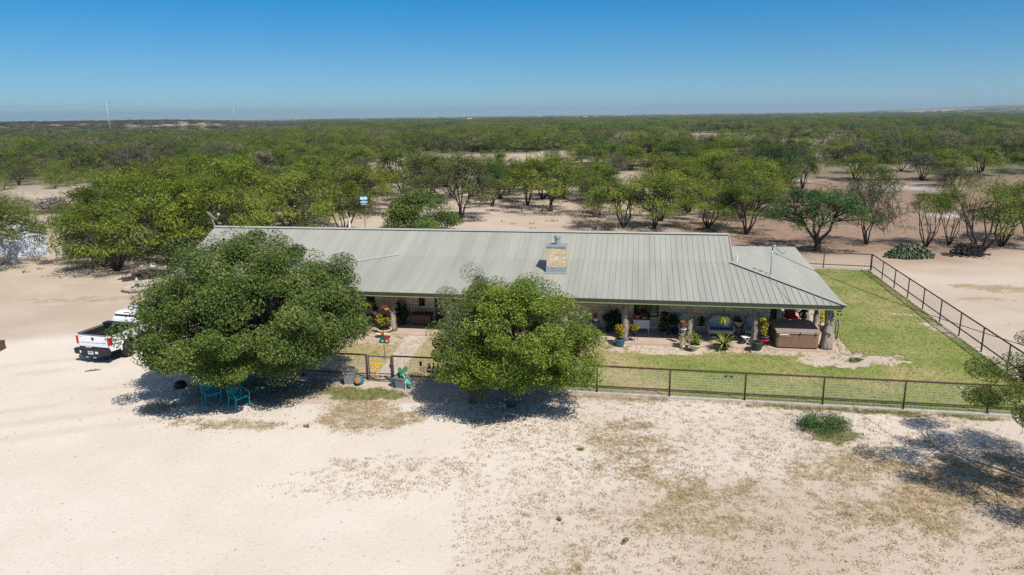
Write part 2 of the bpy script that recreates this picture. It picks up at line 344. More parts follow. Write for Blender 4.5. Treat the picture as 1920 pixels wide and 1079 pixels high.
def dry_mask(x, y):
    """where dry grass grows on the caliche"""
    m = blob(x, y, -6.0, 26.8, 2.6, 1.7, -.2, 3) * .95
    m = np.maximum(m, blob(x, y, -10.6, 25.9, 2.8, .5, -.12, 4) * .9)
    m = np.maximum(m, blob(x, y, -14.4, 27.6, .9, .7, 0, 5) * .8)
    m = np.maximum(m, blob(x, y, 4.4, 25.5, 1.15, .6, 0, 6) * .95)
    m = np.maximum(m, blob(x, y, 32.6, 46.3, 3.4, 1.5, -.2, 14)); m = np.maximum(m, blob(x, y, 29.5, 43.6, 1.8, .6, -.2, 15) * .8); m = np.maximum(m, blob(x, y, -27.5, 46.5, 5.5, 1.0, .05, 16) * .75)
    m = np.maximum(m, blob(x, y, -11.5, 29.6, 4.2, 1.5, -.15, 17) * .6); m = np.maximum(m, blob(x, y, 24, 62, 9, 2.5, -.2, 18) * .6); m = np.maximum(m, blob(x, y, 2, 66, 9, 2.0, 0, 19) * .55)
    m = np.maximum(m, blob(x, y, -4.2, 21.6, 3.6, 1.7, .15, 7) * .33)
    n = fbm(x, y, 1.7, 21, 5); n2 = fbm(x, y, 7, 22, 3)
    right = sstep(-2.0, 1.0, x) * (1 - sstep(24.5, 27.5, y + .18 * x))
    m = np.maximum(m, right * np.clip(sstep(.45, .62, n * .55 + n2 * .45 + .012 * (x - 4)) * .85, .26, 1))
    m = np.maximum(m, sstep(8, 12, x) * (1 - sstep(23, 26, y + .15 * x)) * sstep(.36, .58, n) * .9)
    s = (x - FA.x) * FD.x + (y - FA.y) * FD.y; t = (x - FA.x) * FNn.x + (y - FA.y) * FNn.y
    m = np.maximum(m, sstep(-.7, -.25, t + (n - .5) * .8) * (1 - sstep(-.1, .1, t)) * sstep(5.5, 9, s) * (1 - sstep(24, 25, s)))
    return m
def green_mask(x, y):
    s = (x - FA.x) * FD.x + (y - FA.y) * FD.y; t = (x - FA.x) * FNn.x + (y - FA.y) * FNn.y
    n = fbm(x, y, 1.1, 31, 4)
    g = blob(x, y, -6.6, 29.0, 2.3, .75, -.18, 11)
    g = np.maximum(g, sstep(-.75, -.3, t + (n - .5) * .9) * (1 - sstep(-.1, .05, t)) * sstep(14.5, 17, s) * (1 - sstep(24, 25, s)))
    g = np.maximum(g, blob(x, y, 11.5, 24.45, 1.15, .85, 0, 12) * .9)
    return g

def ground():
    xs = axis(-9000, 9000, -46, 46, .40); ys = axis(-60, 11000, 8, 62, .40)
    X, Y = np.meshgrid(xs, ys); nx, ny = len(xs), len(ys)
    Z = height(X, Y) + (fbm(X, Y, 5, 2) - .5) * .10 * (1 - sstep(18, 30, Y)) * sstep(4, 40, np.hypot(X, Y)) * 0
    V = np.stack([X, Y, Z], -1).reshape(-1, 3)
    i = np.arange((ny - 1) * (nx - 1)); r = i // (nx - 1); c = i % (nx - 1); a = r * nx + c
    F = np.stack([a, a + 1, a + nx + 1, a + nx], -1)
    m, nt, ns, L = newmat('caliche_soil')
    o = mesh_np('ground', V, F, m, smooth=True); tag(o, kind='structure')
    def put(name, vals):
        at = o.data.attributes.new(name, 'FLOAT', 'POINT'); at.data.foreach_set('value', vals.astype(np.float32).ravel())
    put('dry', dry_mask(X, Y)); put('green', green_mask(X, Y))
    U0 = (X - HO.x) * HU.x + (Y - HO.y) * HU.y
    # soil colour zones: 0 pale caliche, 1 tan earth, 2 reddish brown earth
    d = np.hypot(X, Y); nn = fbm(X, Y, 14, 41, 4) - .5
    tan = np.maximum(sstep(33, 47, Y + nn * 14 - .25 * np.abs(X - 0)), sstep(38.5, 40, Y + nn * 3) * sstep(-15, -19, X))
    edge = sstep(-.5, .5, (Y - (37.6 + .22 * (X + 24))) / 3 + nn * 1.6) * sstep(-12, -17, X) * .8
    tan = np.clip(np.maximum(tan * .75, edge), 0, 1)
    yard = (Y > 28) & (X > -14) & (X < 26) & (U0 < 30)
    warm = .60 * sstep(-4, 8, X + .3 * (Y - 20)) + .22 * sstep(26, 33, Y) + nn * .5
    warm = warm * .75 + .30 * sstep(-2.5, -.9, X + (fbm(X, Y, .8, 47) - .5) * 1.3) * (1 - sstep(19.5, 22, Y + nn * 3))
    tan = np.where((X > 17) & (Y < 60), np.minimum(tan, .42), tan)
    tan = np.maximum(tan, np.clip(warm, 0, .72)); tan = np.where(yard, np.maximum(tan, .7), tan)
    red = sstep(52, 66, Y + nn * 16) * sstep(-.05, .35, X / np.maximum(Y, 1) + nn * .3) * (1 - sstep(140, 220, d))
    put('zone', np.clip(tan + red, 0, 2))
    put('farv', sstep(110, 210, d + nn * 60))
    # wheel tracks on the lot: long soft bands swinging round to the parked truck
    tr = 0
    for off in (-5.2, -3.6, -1.9, -.2, 3.2, 5.0):
        cy = 27.5 + off + .030 * (X + 26) ** 2 * sstep(-32, -8, X) * 0 + (X + 26) * .34 + (fbm(X, Y, 9, 44) - .5) * .8
        tr = np.maximum(tr, np.exp(-((Y - cy) / .32) ** 2) * sstep(.3, .6, fbm(X, Y, 3, 45 + int(off * 3))))
    put('track', tr * sstep(-8, -14, X) * (1 - sstep(35, 39, Y)))
    rub = blob(X, Y, 61, 113, 9, 4, 0, 51) + blob(X, Y, 52, 80, 6, 3, 0, 52) + blob(X, Y, 66, 108, 4, 2, 0, 53) + blob(X, Y, 48, 128, 7, 3, 0, 54) + blob(X, Y, 44, 90, 3, 1.5, 0, 55)
    put('clr', sstep(.54, .61, fbm(X, Y, 70, 515, 3)) * sstep(100, 160, d))
    put('ridge', sstep(560, 700, Y) * sstep(-.28, -.36, X / np.maximum(Y, 1)))
    put('pale', np.clip(rub, 0, 1) * sstep(.40, .55, fbm(X, Y, 1.6, 56)))
    out = N(nt, 'ShaderNodeOutputMaterial'); p = N(nt, 'ShaderNodeBsdfPrincipled', Roughness=.95); p.inputs['Specular IOR Level'].default_value = .15
    L.new(p.outputs[0], out.inputs[0])
    geo = N(nt, 'ShaderNodeNewGeometry')
    def noise(s, det=5, rough=.6): n = N(nt, 'ShaderNodeTexNoise', Scale=s, Detail=float(det), Roughness=rough); L.new(geo.outputs['Position'], n.inputs['Vector']); return n.outputs[0]
    def attr(n): a = N(nt, 'ShaderNodeAttribute', attribute_name=n); return a.outputs['Fac']
    def mth(op, a, b=None, c=None):
        n = N(nt, 'ShaderNodeMath', operation=op)
        for i, q in enumerate((a, b, c)):
            if q is None: continue
            if isinstance(q, (int, float)): n.inputs[i].default_value = q
            else: L.new(q, n.inputs[i])
        return n.outputs[0]
    def rng(v, a, b, lo=0, hi=1): n = N(nt, 'ShaderNodeMapRange', interpolation_type='SMOOTHSTEP'); L.new(v, n.inputs[0]); n.inputs[1].default_value = a; n.inputs[2].default_value = b; n.inputs[3].default_value = lo; n.inputs[4].default_value = hi; return n.outputs[0]
    def mix(f, a, b):
        n = N(nt, 'ShaderNodeMix', data_type='RGBA')
        if isinstance(f, (int, float)): n.inputs[0].default_value = f
        else: L.new(f, n.inputs[0])
        for i, q in ((6, a), (7, b)):
            if isinstance(q, tuple): n.inputs[i].default_value = rgba(q)
            else: L.new(q, n.inputs[i])
        return n.outputs[2]
    n_big, n_mid, n_fine, n_grit = noise(.22), noise(1.3), noise(7.0), noise(38.0, 3)
    zone = mth('ADD', attr('zone'), mth('MULTIPLY_ADD', n_mid, .16, -.08))
    base = mix(rng(n_big, .3, .7), (.645, .58, .498), (.585, .518, .432))
    base = mix(rng(zone, .12, .95), base, mix(rng(n_big, .35, .65), (.475, .38, .29), (.41, .322, .238)))
    base = mix(rng(zone, 1.0, 1.8), base, mix(rng(n_mid, .35, .65), (.30, .200, .142), (.225, .150, .108)))
    base = mix(mth('MULTIPLY', attr('track'), .38), base, (.43, .335, .24))
    base = mix(rng(n_fine, .54, .74, 0, .5), base, (.40, .30, .21))
    base = mix(rng(n_grit, .57, .68, 0, .5), base, (.30, .225, .155))
    base = mix(rng(n_grit, .42, .33, 0, .45), base, (.66, .57, .46))
    base = mix(attr('pale'), base, (.52, .48, .43))
    gk = mth('ADD', mth('MULTIPLY', n_fine, .55), mth('MULTIPLY', n_mid, .45))
    dry = rng(mth('ADD', mth('MULTIPLY', attr('dry'), .75), mth('MULTIPLY_ADD', gk, 2.6, -1.30)), .28, .82, 0, .85)
    base = mix(dry, base, mix(rng(n_fine, .35, .65), (.34, .25, .14), (.27, .205, .10)))
    grn = rng(mth('ADD', attr('green'), mth('MULTIPLY_ADD', gk, 1.5, -.75)), .35, .7, 0, .9)
    base = mix(grn, base, mix(rng(n_fine, .35, .65), (.13, .15, .04), (.19, .18, .065)))
    # brush-covered distance with pale clearings
    fb = noise(.012, 6, .7); fc = noise(.05, 5, .7)
    farc = mix(rng(fc, .4, .62), (.075, .09, .036), (.16, .15, .085))
    farc = mix(rng(fb, .63, .68, 0, .8), farc, (.38, .31, .23))
    farc = mix(mth('MULTIPLY', attr('ridge'), .85), farc, mix(rng(fc, .35, .6), (.36, .33, .27), (.25, .23, .17)))
    farc = mix(mth('MULTIPLY', attr('clr'), rng(fc, .3, .5)), farc, (.44, .35, .255))
    base = mix(attr('farv'), base, farc)
    L.new(base, p.inputs['Base Color'])
    bp = N(nt, 'ShaderNodeBump', Strength=.7, Distance=.03)
    h = mth('ADD', mth('MULTIPLY', n_fine, .8), mth('ADD', mth('MULTIPLY', n_grit, .35), mth('MULTIPLY', n_mid, .5)))
    L.new(h, bp.inputs['Height']); L.new(bp.outputs[0], p.inputs['Normal'])
    return o
GROUND = ground()

# lawn: a thin sheet with a ragged edge, worn away where the soil shows
def lawn_density(x, y):
    u = (x - HO.x) * HU.x + (y - HO.y) * HU.y; v = (x - HO.x) * HV.x + (y - HO.y) * HV.y
    n = fbm(x, y, .8, 61, 5)
    bare = blob(x, y, 15.9, 32.4, 2.6, 1.1, -.1, 62, 1.0)
    bare = np.maximum(bare, sstep(-.75, -.05, v + (n - .5) * .9) * sstep(-12, -9, u) * .75 * (u < .6))
    bare = np.maximum(bare, blob(x, y, 7.2, 34.2, 2.3, .55, -.15, 63) * .9)
    bare = np.maximum(bare, blob(x, y, -7.5, 36.9, 2.6, 1.0, -.15, 66) * .8)
    bare = np.maximum(bare, blob(x, y, -10.5, 33.5, 3.2, 2.4, 0, 67) * .7)
    bare = np.maximum(bare, blob(x, y, 23.4, 36.5, .5, 2.6, .2, 64) * .6)
    bare = np.maximum(bare, blob(x, y, 22.6, 40.4, .8, .25, -.3, 65) * .6)
    return bare, n
def lawn():
    st = .10
    xs = np.arange(-13.5, 27.2, st); ys = np.arange(25.5, 57, st)
    X, Y = np.meshgrid(xs, ys); nx, ny = len(xs), len(ys)
    U = (X - HO.x) * HU.x + (Y - HO.y) * HU.y; V2 = (X - HO.x) * HV.x + (Y - HO.y) * HV.y
    t = (X - FA.x) * FNn.x + (Y - FA.y) * FNn.y
    sd = (RC - FC); sn = Vector((sd.y, -sd.x, 0)).normalized()
    side = (X - FC.x) * sn.x + (Y - FC.y) * sn.y
    inside = (t > .1) & (side < -.1) & ((V2 < .12) | (U > .12)) & (V2 < 20.6)
    bare, n = lawn_density(X, Y)
    nn = fbm(X, Y, .35, 71, 3)
    keep = inside & (bare + (nn - .5) * .8 * sstep(.02, .25, bare) + (rs(73).uniform(0, 1, X.shape) - .5) * 1.3 * sstep(.05, .25, bare) < .62)
    Z = .012 + .02 * nn
    i = np.arange((ny - 1) * (nx - 1)); r = i // (nx - 1); c = i % (nx - 1); a = r * nx + c
    k = keep.ravel(); ok = k[a] & k[a + 1] & k[a + nx] & k[a + nx + 1]; a = a[ok]
    F = np.stack([a, a + 1, a + nx + 1, a + nx], -1)
    used = np.unique(F); mp = np.zeros(nx * ny, int); mp[used] = np.arange(len(used))
    P = np.stack([X, Y, Z], -1).reshape(-1, 3)[used]
    m, nt, ns, L = newmat('lawn_turf')
    o = mesh_np('lawn', P, mp[F], m, smooth=True); tag(o, kind='structure')
    lush = .62 * sstep(-2, 10, X) + .25 * sstep(30, 26, Y) + 1.5 * (fbm(X, Y, 2.6, 72, 4) - .5) + .7 * (fbm(X * .5 + Y * .2, Y, .9, 74, 3) - .5) + .25 - bare * 1.5 - .25 * sstep(-3, -6, X)
    at = o.data.attributes.new('lush', 'FLOAT', 'POINT'); at.data.foreach_set('value', lush.ravel()[used].astype(np.float32))
    out = N(nt, 'ShaderNodeOutputMaterial'); p = N(nt, 'ShaderNodeBsdfPrincipled', Roughness=.9); p.inputs['Specular IOR Level'].default_value = .2; L.new(p.outputs[0], out.inputs[0])
    geo = N(nt, 'ShaderNodeNewGeometry'); A = N(nt, 'ShaderNodeAttribute', attribute_name='lush')
    n1 = N(nt, 'ShaderNodeTexNoise', Scale=4.5, Detail=6.0, Roughness=.7); L.new(geo.outputs['Position'], n1.inputs['Vector'])
    n2 = N(nt, 'ShaderNodeTexNoise', Scale=26.0, Detail=3.0); L.new(geo.outputs['Position'], n2.inputs['Vector'])
    m1 = N(nt, 'ShaderNodeMath', operation='MULTIPLY_ADD'); L.new(n1.outputs[0], m1.inputs[0]); m1.inputs[1].default_value = 1.9; L.new(A.outputs['Fac'], m1.inputs[2])
    m2 = N(nt, 'ShaderNodeMath', operation='MULTIPLY_ADD'); L.new(n2.outputs[0], m2.inputs[0]); m2.inputs[1].default_value = .7; L.new(m1.outputs[0], m2.inputs[2])
    mr = N(nt, 'ShaderNodeMapRange'); L.new(m2.outputs[0], mr.inputs[0]); mr.inputs[1].default_value = 1.08; mr.inputs[2].default_value = 3.0
    cr = N(nt, 'ShaderNodeValToRGB'); L.new(mr.outputs[0], cr.inputs[0]); e = cr.color_ramp.elements
    e[0].color = (.43, .325, .20, 1); e[1].color = (.125, .168, .036, 1)
    for q, c in ((.25, (.37, .30, .145)), (.5, (.255, .26, .082)), (.75, (.165, .215, .045))): x = e.new(q); x.color = rgba(c)
    L.new(cr.outputs[0], p.inputs['Base Color'])
    b = N(nt, 'ShaderNodeBump', Strength=.6, Distance=.03); L.new(n2.outputs[0], b.inputs['Height']); L.new(b.outputs[0], p.inputs['Normal'])
    # short blades standing in the turf
    g = rs(7); k2 = np.where(keep.ravel())[0]; pick = g.choice(k2, 26000)
    bx = X.ravel()[pick] + g.uniform(-.05, .05, len(pick)); by = Y.ravel()[pick] + g.uniform(-.05, .05, len(pick))
    return np.stack([bx, by], -1)
LAWN_PTS = lawn()

def blades(name, pts, mtl, hgt, wid, per, seed, spread=.05, z0=0, group=None, hv=.5, lean=.6):
    """tufts of thin triangular blades, one mesh"""
    g = rs(seed); n = len(pts); P = np.repeat(pts, per, 0); m = len(P)
    a = g.uniform(0, 6.283, m); rr = np.sqrt(g.uniform(0, 1, m)) * spread
    bx = P[:, 0] + np.cos(a) * rr; by = P[:, 1] + np.sin(a) * rr
    h = hgt * g.uniform(1 - hv, 1 + hv, m); b = g.uniform(0, 6.283, m); le = lean * h * g.uniform(.3, 1, m)
    tx = bx + np.cos(a) * le; ty = by + np.sin(a) * le
    wx, wy = np.cos(b) * wid / 2, np.sin(b) * wid / 2
    z = np.full(m, z0 + .0)
    V = np.empty((m, 3, 3)); V[:, 0] = np.stack([bx - wx, by - wy, z], -1); V[:, 1] = np.stack([bx + wx, by + wy, z], -1); V[:, 2] = np.stack([tx, ty, z + h], -1)
    o = mesh_np(name, V.reshape(-1, 3), np.arange(m * 3).reshape(-1, 3), mtl, tint=np.repeat(g.uniform(0, 1, n), per) * .6 + g.uniform(0, .4, m))
    return o
o = blades('lawn_grass', LAWN_PTS, LM['lawng'], .05, .018, 4, 8, .05, .015); tag(o, 'short grass blades standing in the fenced lawn', 'grass', kind='stuff')
def scatter(n, x0, x1, y0, y1, f, seed):
    g = rs(seed); x = g.uniform(x0, x1, n); y = g.uniform(y0, y1, n); k = g.uniform(0, 1, n) < f(x, y)
    return np.stack([x[k], y[k]], -1)
def in_lot(x, y):
    t = (x - FA.x) * FNn.x + (y - FA.y) * FNn.y
    return (t < -.08)
P = np.concatenate([scatter(34000, -16, 22, 14, 31, lambda x, y: dry_mask(x, y) ** 1.3 * in_lot(x, y), 81),
                    scatter(9000, -1.8, 18, 14, 28, lambda x, y: in_lot(x, y) * (.35 + .5 * (fbm(x, y, 1.2, 83) > .5)), 82),
                    scatter(900, -7.5, -1.5, 20, 23.5, lambda x, y: blob(x, y, -4.2, 21.6, 3.3, 1.5, .15, 7) * (fbm(x, y, .7, 84) > .48), 85)])
o = blades('dry_grass', P, LM['dryg'], .045, .022, 10, 86, .085, -.005, lean=1.5); tag(o, 'dry tan grass tufts scattered over the pale caliche lot', 'dry grass', kind='stuff')
P = scatter(20000, -10, 20, 22, 31, lambda x, y: green_mask(x, y) * in_lot(x, y) * .9, 87)
o = blades('green_grass', P, LM['lawng'], .09, .018, 7, 88, .07, -.005, lean=.8); tag(o, 'green and straw coloured grass growing along the outside of the pipe fence', 'grass', kind='stuff')

def stones():
    g = rs(91); n = 2600
    x = g.uniform(-26, 22, n); y = 13 + 45 * g.uniform(0, 1, n) ** 1.6
    u = (x - HO.x) * HU.x + (y - HO.y) * HU.y; v = (x - HO.x) * HV.x + (y - HO.y) * HV.y; t = (x - FA.x) * FNn.x + (y - FA.y) * FNn.y
    k = (t < -.2) | (u > 14) | (u < -40); x, y = x[k], y[k]; n = len(x)
    s = .012 + .035 * g.uniform(0, 1, n) ** 3
    oc = np.array([(1, 0, 0), (0, 1, 0), (-1, 0, 0), (0, -1, 0), (0, 0, .7), (0, 0, -.5)], float)
    V = np.stack([x, y, s * .2], -1)[:, None, :] + oc[None] * s[:, None, None] * g.uniform(.6, 1.3, (n, 6, 1))
    f = np.array([(0, 1, 4), (1, 2, 4), (2, 3, 4), (3, 0, 4), (1, 0, 5), (2, 1, 5), (3, 2, 5), (0, 3, 5)])
    F = (np.arange(n)[:, None, None] * 6 + f[None]).reshape(-1, 3)
    o = mesh_np('loose_stones', V.reshape(-1, 3), F, M['rock']); tag(o, 'small pale stones scattered on the bare caliche', 'stones', kind='stuff')
stones()
def litter():
    g = rs(95); P_ = []
    for cx, cy, r, n in ((-11.4, 29.9, 4.6, 1700), (.3, 27.6, 3.0, 900), (17.2, 18.6, 3.4, 500), (-2, 28, 1.6, 200)):
        a = g.uniform(0, 6.283, n); q = np.sqrt(g.uniform(0, 1, n)) * r * g.uniform(.6, 1.15, n); P_.append(np.stack([cx + q * np.cos(a) - .4, cy + q * np.sin(a), g.uniform(.008, .03, n)], -1))
    P_ = np.concatenate(P_); V_, F_ = leaf_quads(P_, .07, g, 3.0, .5); return mesh_np('leaf_litter', V_, F_, LM['dryleaf'], tint=g.uniform(0, 1, len(P_)))

# ------------------------------------------------------------------ porch slab and walk
mb = MB(); mb.b2(-30, -.12, .2, 2.6, -.2, .10); mb.b2(-2.9, -.12, 2.602, 10.2, -.2, .10); o = mb.build('porch_slab', M['slab']); o.location = HO; o.rotation_euler = (0, 0, TH); tag(o, kind='structure')
mb = MB()
A0 = fl(-1.02, .12); A1 = fl(-.12, .12); B0 = hl(-22.0, .19); B1 = hl(-20.75, .19)
for z in (.03,): mb.add([(A0.x, A0.y, z), (A1.x, A1.y, z), (B1.x, B1.y, z), (B0.x, B0.y, z), (A0.x, A0.y, -.1), (A1.x, A1.y, -.1), (B1.x, B1.y, -.1), (B0.x, B0.y, -.1)], [(0, 1, 2, 3), (0, 1, 5, 4), (1, 2, 6, 5), (2, 3, 7, 6), (3, 0, 4, 7)])
o = mb.build('path', M['walk']); tag(o, kind='structure')

# ------------------------------------------------------------------ ranch house
H = thing('ranch_house', 'long low limestone ranch house with grey green standing seam metal roof', 'house', HO, TH)
def zm(v): return 4.62 - .42 * (7.55 - v) if v <= 7.55 else 4.62 - .42 * (v - 7.55)
def zp(v): return 2.45 + .2157 * v
def yclip(poly, u):
    c = []
    for i in range(len(poly)):
        (a, b), (e, f) = poly[i], poly[(i + 1) % len(poly)]
        if (a - u) * (e - u) < 0: c.append(b + (f - b) * (u - a) / (e - a))
    return (min(c), max(c)) if len(c) >= 2 else None
roof = MB()
def rplane(poly, zf, rib=.305, th=.035, ribs=True, rib_h=.03):
    n = len(poly); vs = [(u, v, zf(v)) for u, v in poly] + [(u, v, zf(v) - th) for u, v in poly]
    roof.add(vs, [tuple(range(n)), tuple(range(2 * n - 1, n - 1, -1))] + [(k, (k + 1) % n, (k + 1) % n + n, k + n) for k in range(n)])
    if ribs:
        us = [p[0] for p in poly]; u = math.ceil(min(us) / rib) * rib
        while u < max(us):
            q = yclip(poly, u + .001)
            if q and q[1] - q[0] > .05:
                a, b = q; za, zb = zf(a), zf(b)
                for w_, h0, h1 in ((.026, -.004, rib_h),):
                    vs = [(u - w_, a, za + h0), (u + w_, a, za + h0), (u + w_ * .45, a, za + h1), (u - w_ * .45, a, za + h1),
                          (u - w_, b, zb + h0), (u + w_, b, zb + h0), (u + w_ * .45, b, zb + h1), (u - w_ * .45, b, zb + h1)]
                    roof.add(vs, [(0, 1, 2, 3), (5, 4, 7, 6), (1, 5, 6, 2), (2, 6, 7, 3), (3, 7, 4, 0)])
            u += rib
ZK = zp(4.9)
rplane([(-37.3, 7.55), (-4.66, 7.55), (-4.66, 4.9), (-24, 4.9), (-29.3, 2.3), (-37.3, 2.3)], zm)
rplane([(-37.3, 7.55), (-37.3, 12.9), (-4.66, 12.9), (-4.66, 7.55)], zm)
rplane([(-24, 4.9), (-4.9, 4.9), (0, 0), (-34, 0)], lambda v: zp(v) + .004)
# the step between the porch roof and the steeper left slope
roof.add([(-24, 4.9, zp(4.9)), (-29.3, 2.3, zp(2.3)), (-34, 0, zp(0)), (-34, 0, zp(0) - .06), (-29.3, 2.3, zm(2.3) - .05)], [(0, 1, 4), (1, 2, 3, 4)])
# right-hand wing roof, a ruled surface behind the hip
def wl(v): return (-v, zp(v)) if v < 4.9 else (-4.9 + .3 * (v - 4.9) / 6.9, ZK + (3.2 - ZK) * (v - 4.9) / 6.9)
def wr(v): return (0, 2.45 + .0653 * v)
vv = list(np.arange(0, 11.81, .295)); pv = []
for v in vv: a = wl(v); b = wr(v); pv += [(a[0], v, a[1]), (b[0], v, b[1])]
roof.add(pv, [(2 * i, 2 * i + 1, 2 * i + 3, 2 * i + 2) for i in range(len(vv) - 1)])
roof.add([(x, y, z - .04) for x, y, z in pv], [(2 * i, 2 * i + 2, 2 * i + 3, 2 * i + 1) for i in range(len(vv) - 1)])
for i in range(len(vv) - 1): roof.add([pv[2 * i + 1], pv[2 * i + 3], tuple(np.array(pv[2 * i + 3]) - (0, 0, .04)), tuple(np.array(pv[2 * i + 1]) - (0, 0, .04))], [(0, 1, 2, 3)])
roof.add([pv[-2], pv[-1], tuple(np.array(pv[-1]) - (0, 0, .04)), tuple(np.array(pv[-2]) - (0, 0, .04))], [(0, 1, 2, 3)])
for v in vv[1:-1]:
    a = wl(v); b = wr(v)
    roof.add([(a[0], v - .024, a[1]), (a[0], v + .024, a[1]), (a[0], v + .011, a[1] + .028), (a[0], v - .011, a[1] + .028), (b[0], v - .024, b[1]), (b[0], v + .024, b[1]), (b[0], v + .011, b[1] + .028), (b[0], v - .011, b[1] + .028)], [(0, 1, 2, 3), (5, 4, 7, 6), (1, 5, 6, 2), (2, 6, 7, 3), (3, 7, 4, 0)])
RO = roof.build('roof', M['roof'], H)
def capstrip(name, a, b, w, h, m, nseg=1):
    """folded flashing laid along a roof edge"""
    a = Vector(a); b = Vector(b); t = (b - a).normalized(); s = t.cross(Vector((0, 0, 1))).normalized()
    mb = MB(); vs = []
    for p in (a, b): vs += [p - s * w + Vector((0, 0, -h)), p + Vector((0, 0, h * .6)), p + s * w + Vector((0, 0, -h)), p + Vector((0, 0, -h * 1.6))]
    mb.add(vs, [(0, 1, 5, 4), (1, 2, 6, 5), (2, 3, 7, 6), (3, 0, 4, 7), (0, 3, 2, 1), (4, 5, 6, 7)]); return mb.build(name, m, H)
capstrip('ridge_cap', (-37.35, 7.55, 4.68), (-4.62, 7.55, 4.68), .17, .045, M['cap'])
capstrip('hip_cap', (-4.75, 4.75, ZK + .075), (.02, -.02, 2.535), .13, .035, M['cap'])
capstrip('hip_cap', (-23.9, 4.95, ZK + .06), (-33.9, .02, 2.53), .11, .035, M['cap'])
capstrip('gable_trim', (-4.63, 7.55, 4.66), (-4.63, 4.8, ZK + .03), .06, .05, M['cap'])
mb = MB(); mb.b2(-34, .03, -.035, -.005, 2.36, 2.452); mb.b2(.002, .034, -.005, 3.2, 2.37, 2.45); mb.build('drip_edge', M['drip'], H)
mb = MB(); mb.b2(-33.9, -.06, .03, .07, 2.20, 2.375); mb.build('fascia_board', M['fascia'], H)
mb = MB(); mb.add([(-.07, .1, 2.21), (-.03, .1, 2.21), (-.03, 11.7, 2.97), (-.07, 11.7, 2.97), (-.07, .1, 2.37), (-.03, .1, 2.37), (-.03, 11.7, 3.14), (-.07, 11.7, 3.14)], [(0, 1, 2, 3), (4, 5, 6, 7), (0, 1, 5, 4), (1, 2, 6, 5), (2, 3, 7, 6), (3, 0, 4, 7)]); mb.build('fascia_board', M['fascia'], H)
mb = MB(); mb.b2(-33.8, -.1, .08, 2.58, 2.33, 2.36); mb.b2(-2.85, -.1, 2.582, 10, 2.37, 2.40); mb.build('porch_ceiling', M['soffit'], H)
# walls with real openings
def wall_run(mb, u0, u1, y0, y1, z0, z1, holes):
    c = sorted(set([u0, u1] + [h[0] for h in holes] + [h[1] for h in holes]))
    for a, b in zip(c[:-1], c[1:]):
        hs = [h for h in holes if h[0] <= a + 1e-6 and h[1] >= b - 1e-6]
        if not hs: mb.b2(a, b, y0, y1, z0, z1)
        else:
            if hs[0][2] > z0: mb.b2(a, b, y0, y1, z0, hs[0][2])
            if hs[0][3] < z1: mb.b2(a, b, y0, y1, hs[0][3], z1)
HOLES = [(-27.6, -24.65, .82, 2.2), (-22.02, -21.68, 1.05, 2.2), (-20.95, -20.0, .1, 2.2), (-17.5, -15.9, .85, 2.2), (-9.95, -8.65, .85, 2.2)]
mb = MB(); wall_run(mb, -29.6, -2.9, 2.6, 2.9, -.1, 2.6, HOLES)
mb.b2(-3.2, -2.9, 2.901, 9.2, -.1, 2.7); mb.b2(-36.6, -36.3, 2.85, 12, -.1, 2.4); mb.b2(-36.3, -29.6, 2.6, 2.9, -.1, 2.45)
mb.b2(-36.3, -3.2, 11.7, 12, -.1, 2.4)
mb.add([(-4.95, 5.0, 2.6), (-4.95, 10.2, 2.6), (-4.95, 10.2, 3.4), (-4.95, 7.55, 4.55), (-4.95, 5.0, 3.42), (-5.1, 5.0, 2.6), (-5.1, 10.2, 2.6), (-5.1, 10.2, 3.4), (-5.1, 7.55, 4.55), (-5.1, 5.0, 3.42)], [(0, 1, 2, 3, 4), (9, 8, 7, 6, 5), (0, 1, 6, 5), (1, 2, 7, 6), (2, 3, 8, 7), (3, 4, 9, 8), (4, 0, 5, 9)])
mb.build('wall', M['stone'], H)
mb = MB(); mb.b2(-2.89, -.9, 9.0, 9.15, .1, 2.6); mb.build('shade_toned_wall', M['darkwood'], H)  # end wall coloured dark to stand in for deep shade under the wing
def window(u0, u1, z0, z1, nm=1, curt=False, v=2.6):
    fr = MB(); t = .055
    fr.b2(u0, u1, v - .03, v + .08, z0, z0 + t); fr.b2(u0, u1, v - .03, v + .08, z1 - t, z1); fr.b2(u0, u0 + t, v - .03, v + .08, z0 + t, z1 - t); fr.b2(u1 - t, u1, v - .03, v + .08, z0 + t, z1 - t)
    for k in range(1, nm + 1 if nm > 0 else 0):
        if nm > 1 and k < nm: c = u0 + (u1 - u0) * k / nm; fr.b2(c - .03, c + .03, v - .02, v + .07, z0 + t, z1 - t)
    f = fr.build('window', M['black'], H)
    g = MB(); g.b2(u0 + t, u1 - t, v + .03, v + .036, z0 + t, z1 - t); g.build('pane', M['glass'], f)
    if curt:
        for a, b in ((u0 + .10, u0 + .36), (u1 - .36, u1 - .10)):
            c = MB(); n = 14; pts = []
            for k in range(n + 1):
                q = k / n; pts.append((q, .03 * math.sin(q * 26)))
            for zi in range(6):
                pass
            vs = []
            for z, s in ((z1 - .08, .82), ((z0 + z1) / 2, .72), (z0 + .08, 1.15)):
                for q, w_ in pts: cx = (a + b) / 2; vs.append((cx + (q - .5) * (b - a) * s, v + .17 + w_, z))
            c.add(vs, [(r * (n + 1) + k, r * (n + 1) + k + 1, (r + 1) * (n + 1) + k + 1, (r + 1) * (n + 1) + k) for r in range(2) for k in range(n)])
            c.build('curtain', pmcurt, f)
    return f
pmcurt = pm('curtain_cloth', (.50, .56, .46), .9, .08, 6)
window(-27.6, -24.65, .82, 2.2, 3); window(-22.02, -21.68, 1.05, 2.2, 1); window(-17.5, -15.9, .85, 2.2, 2); window(-9.95, -8.65, .85, 2.2, 2, True)
for w_, c in ((-25.6, 1),): pass
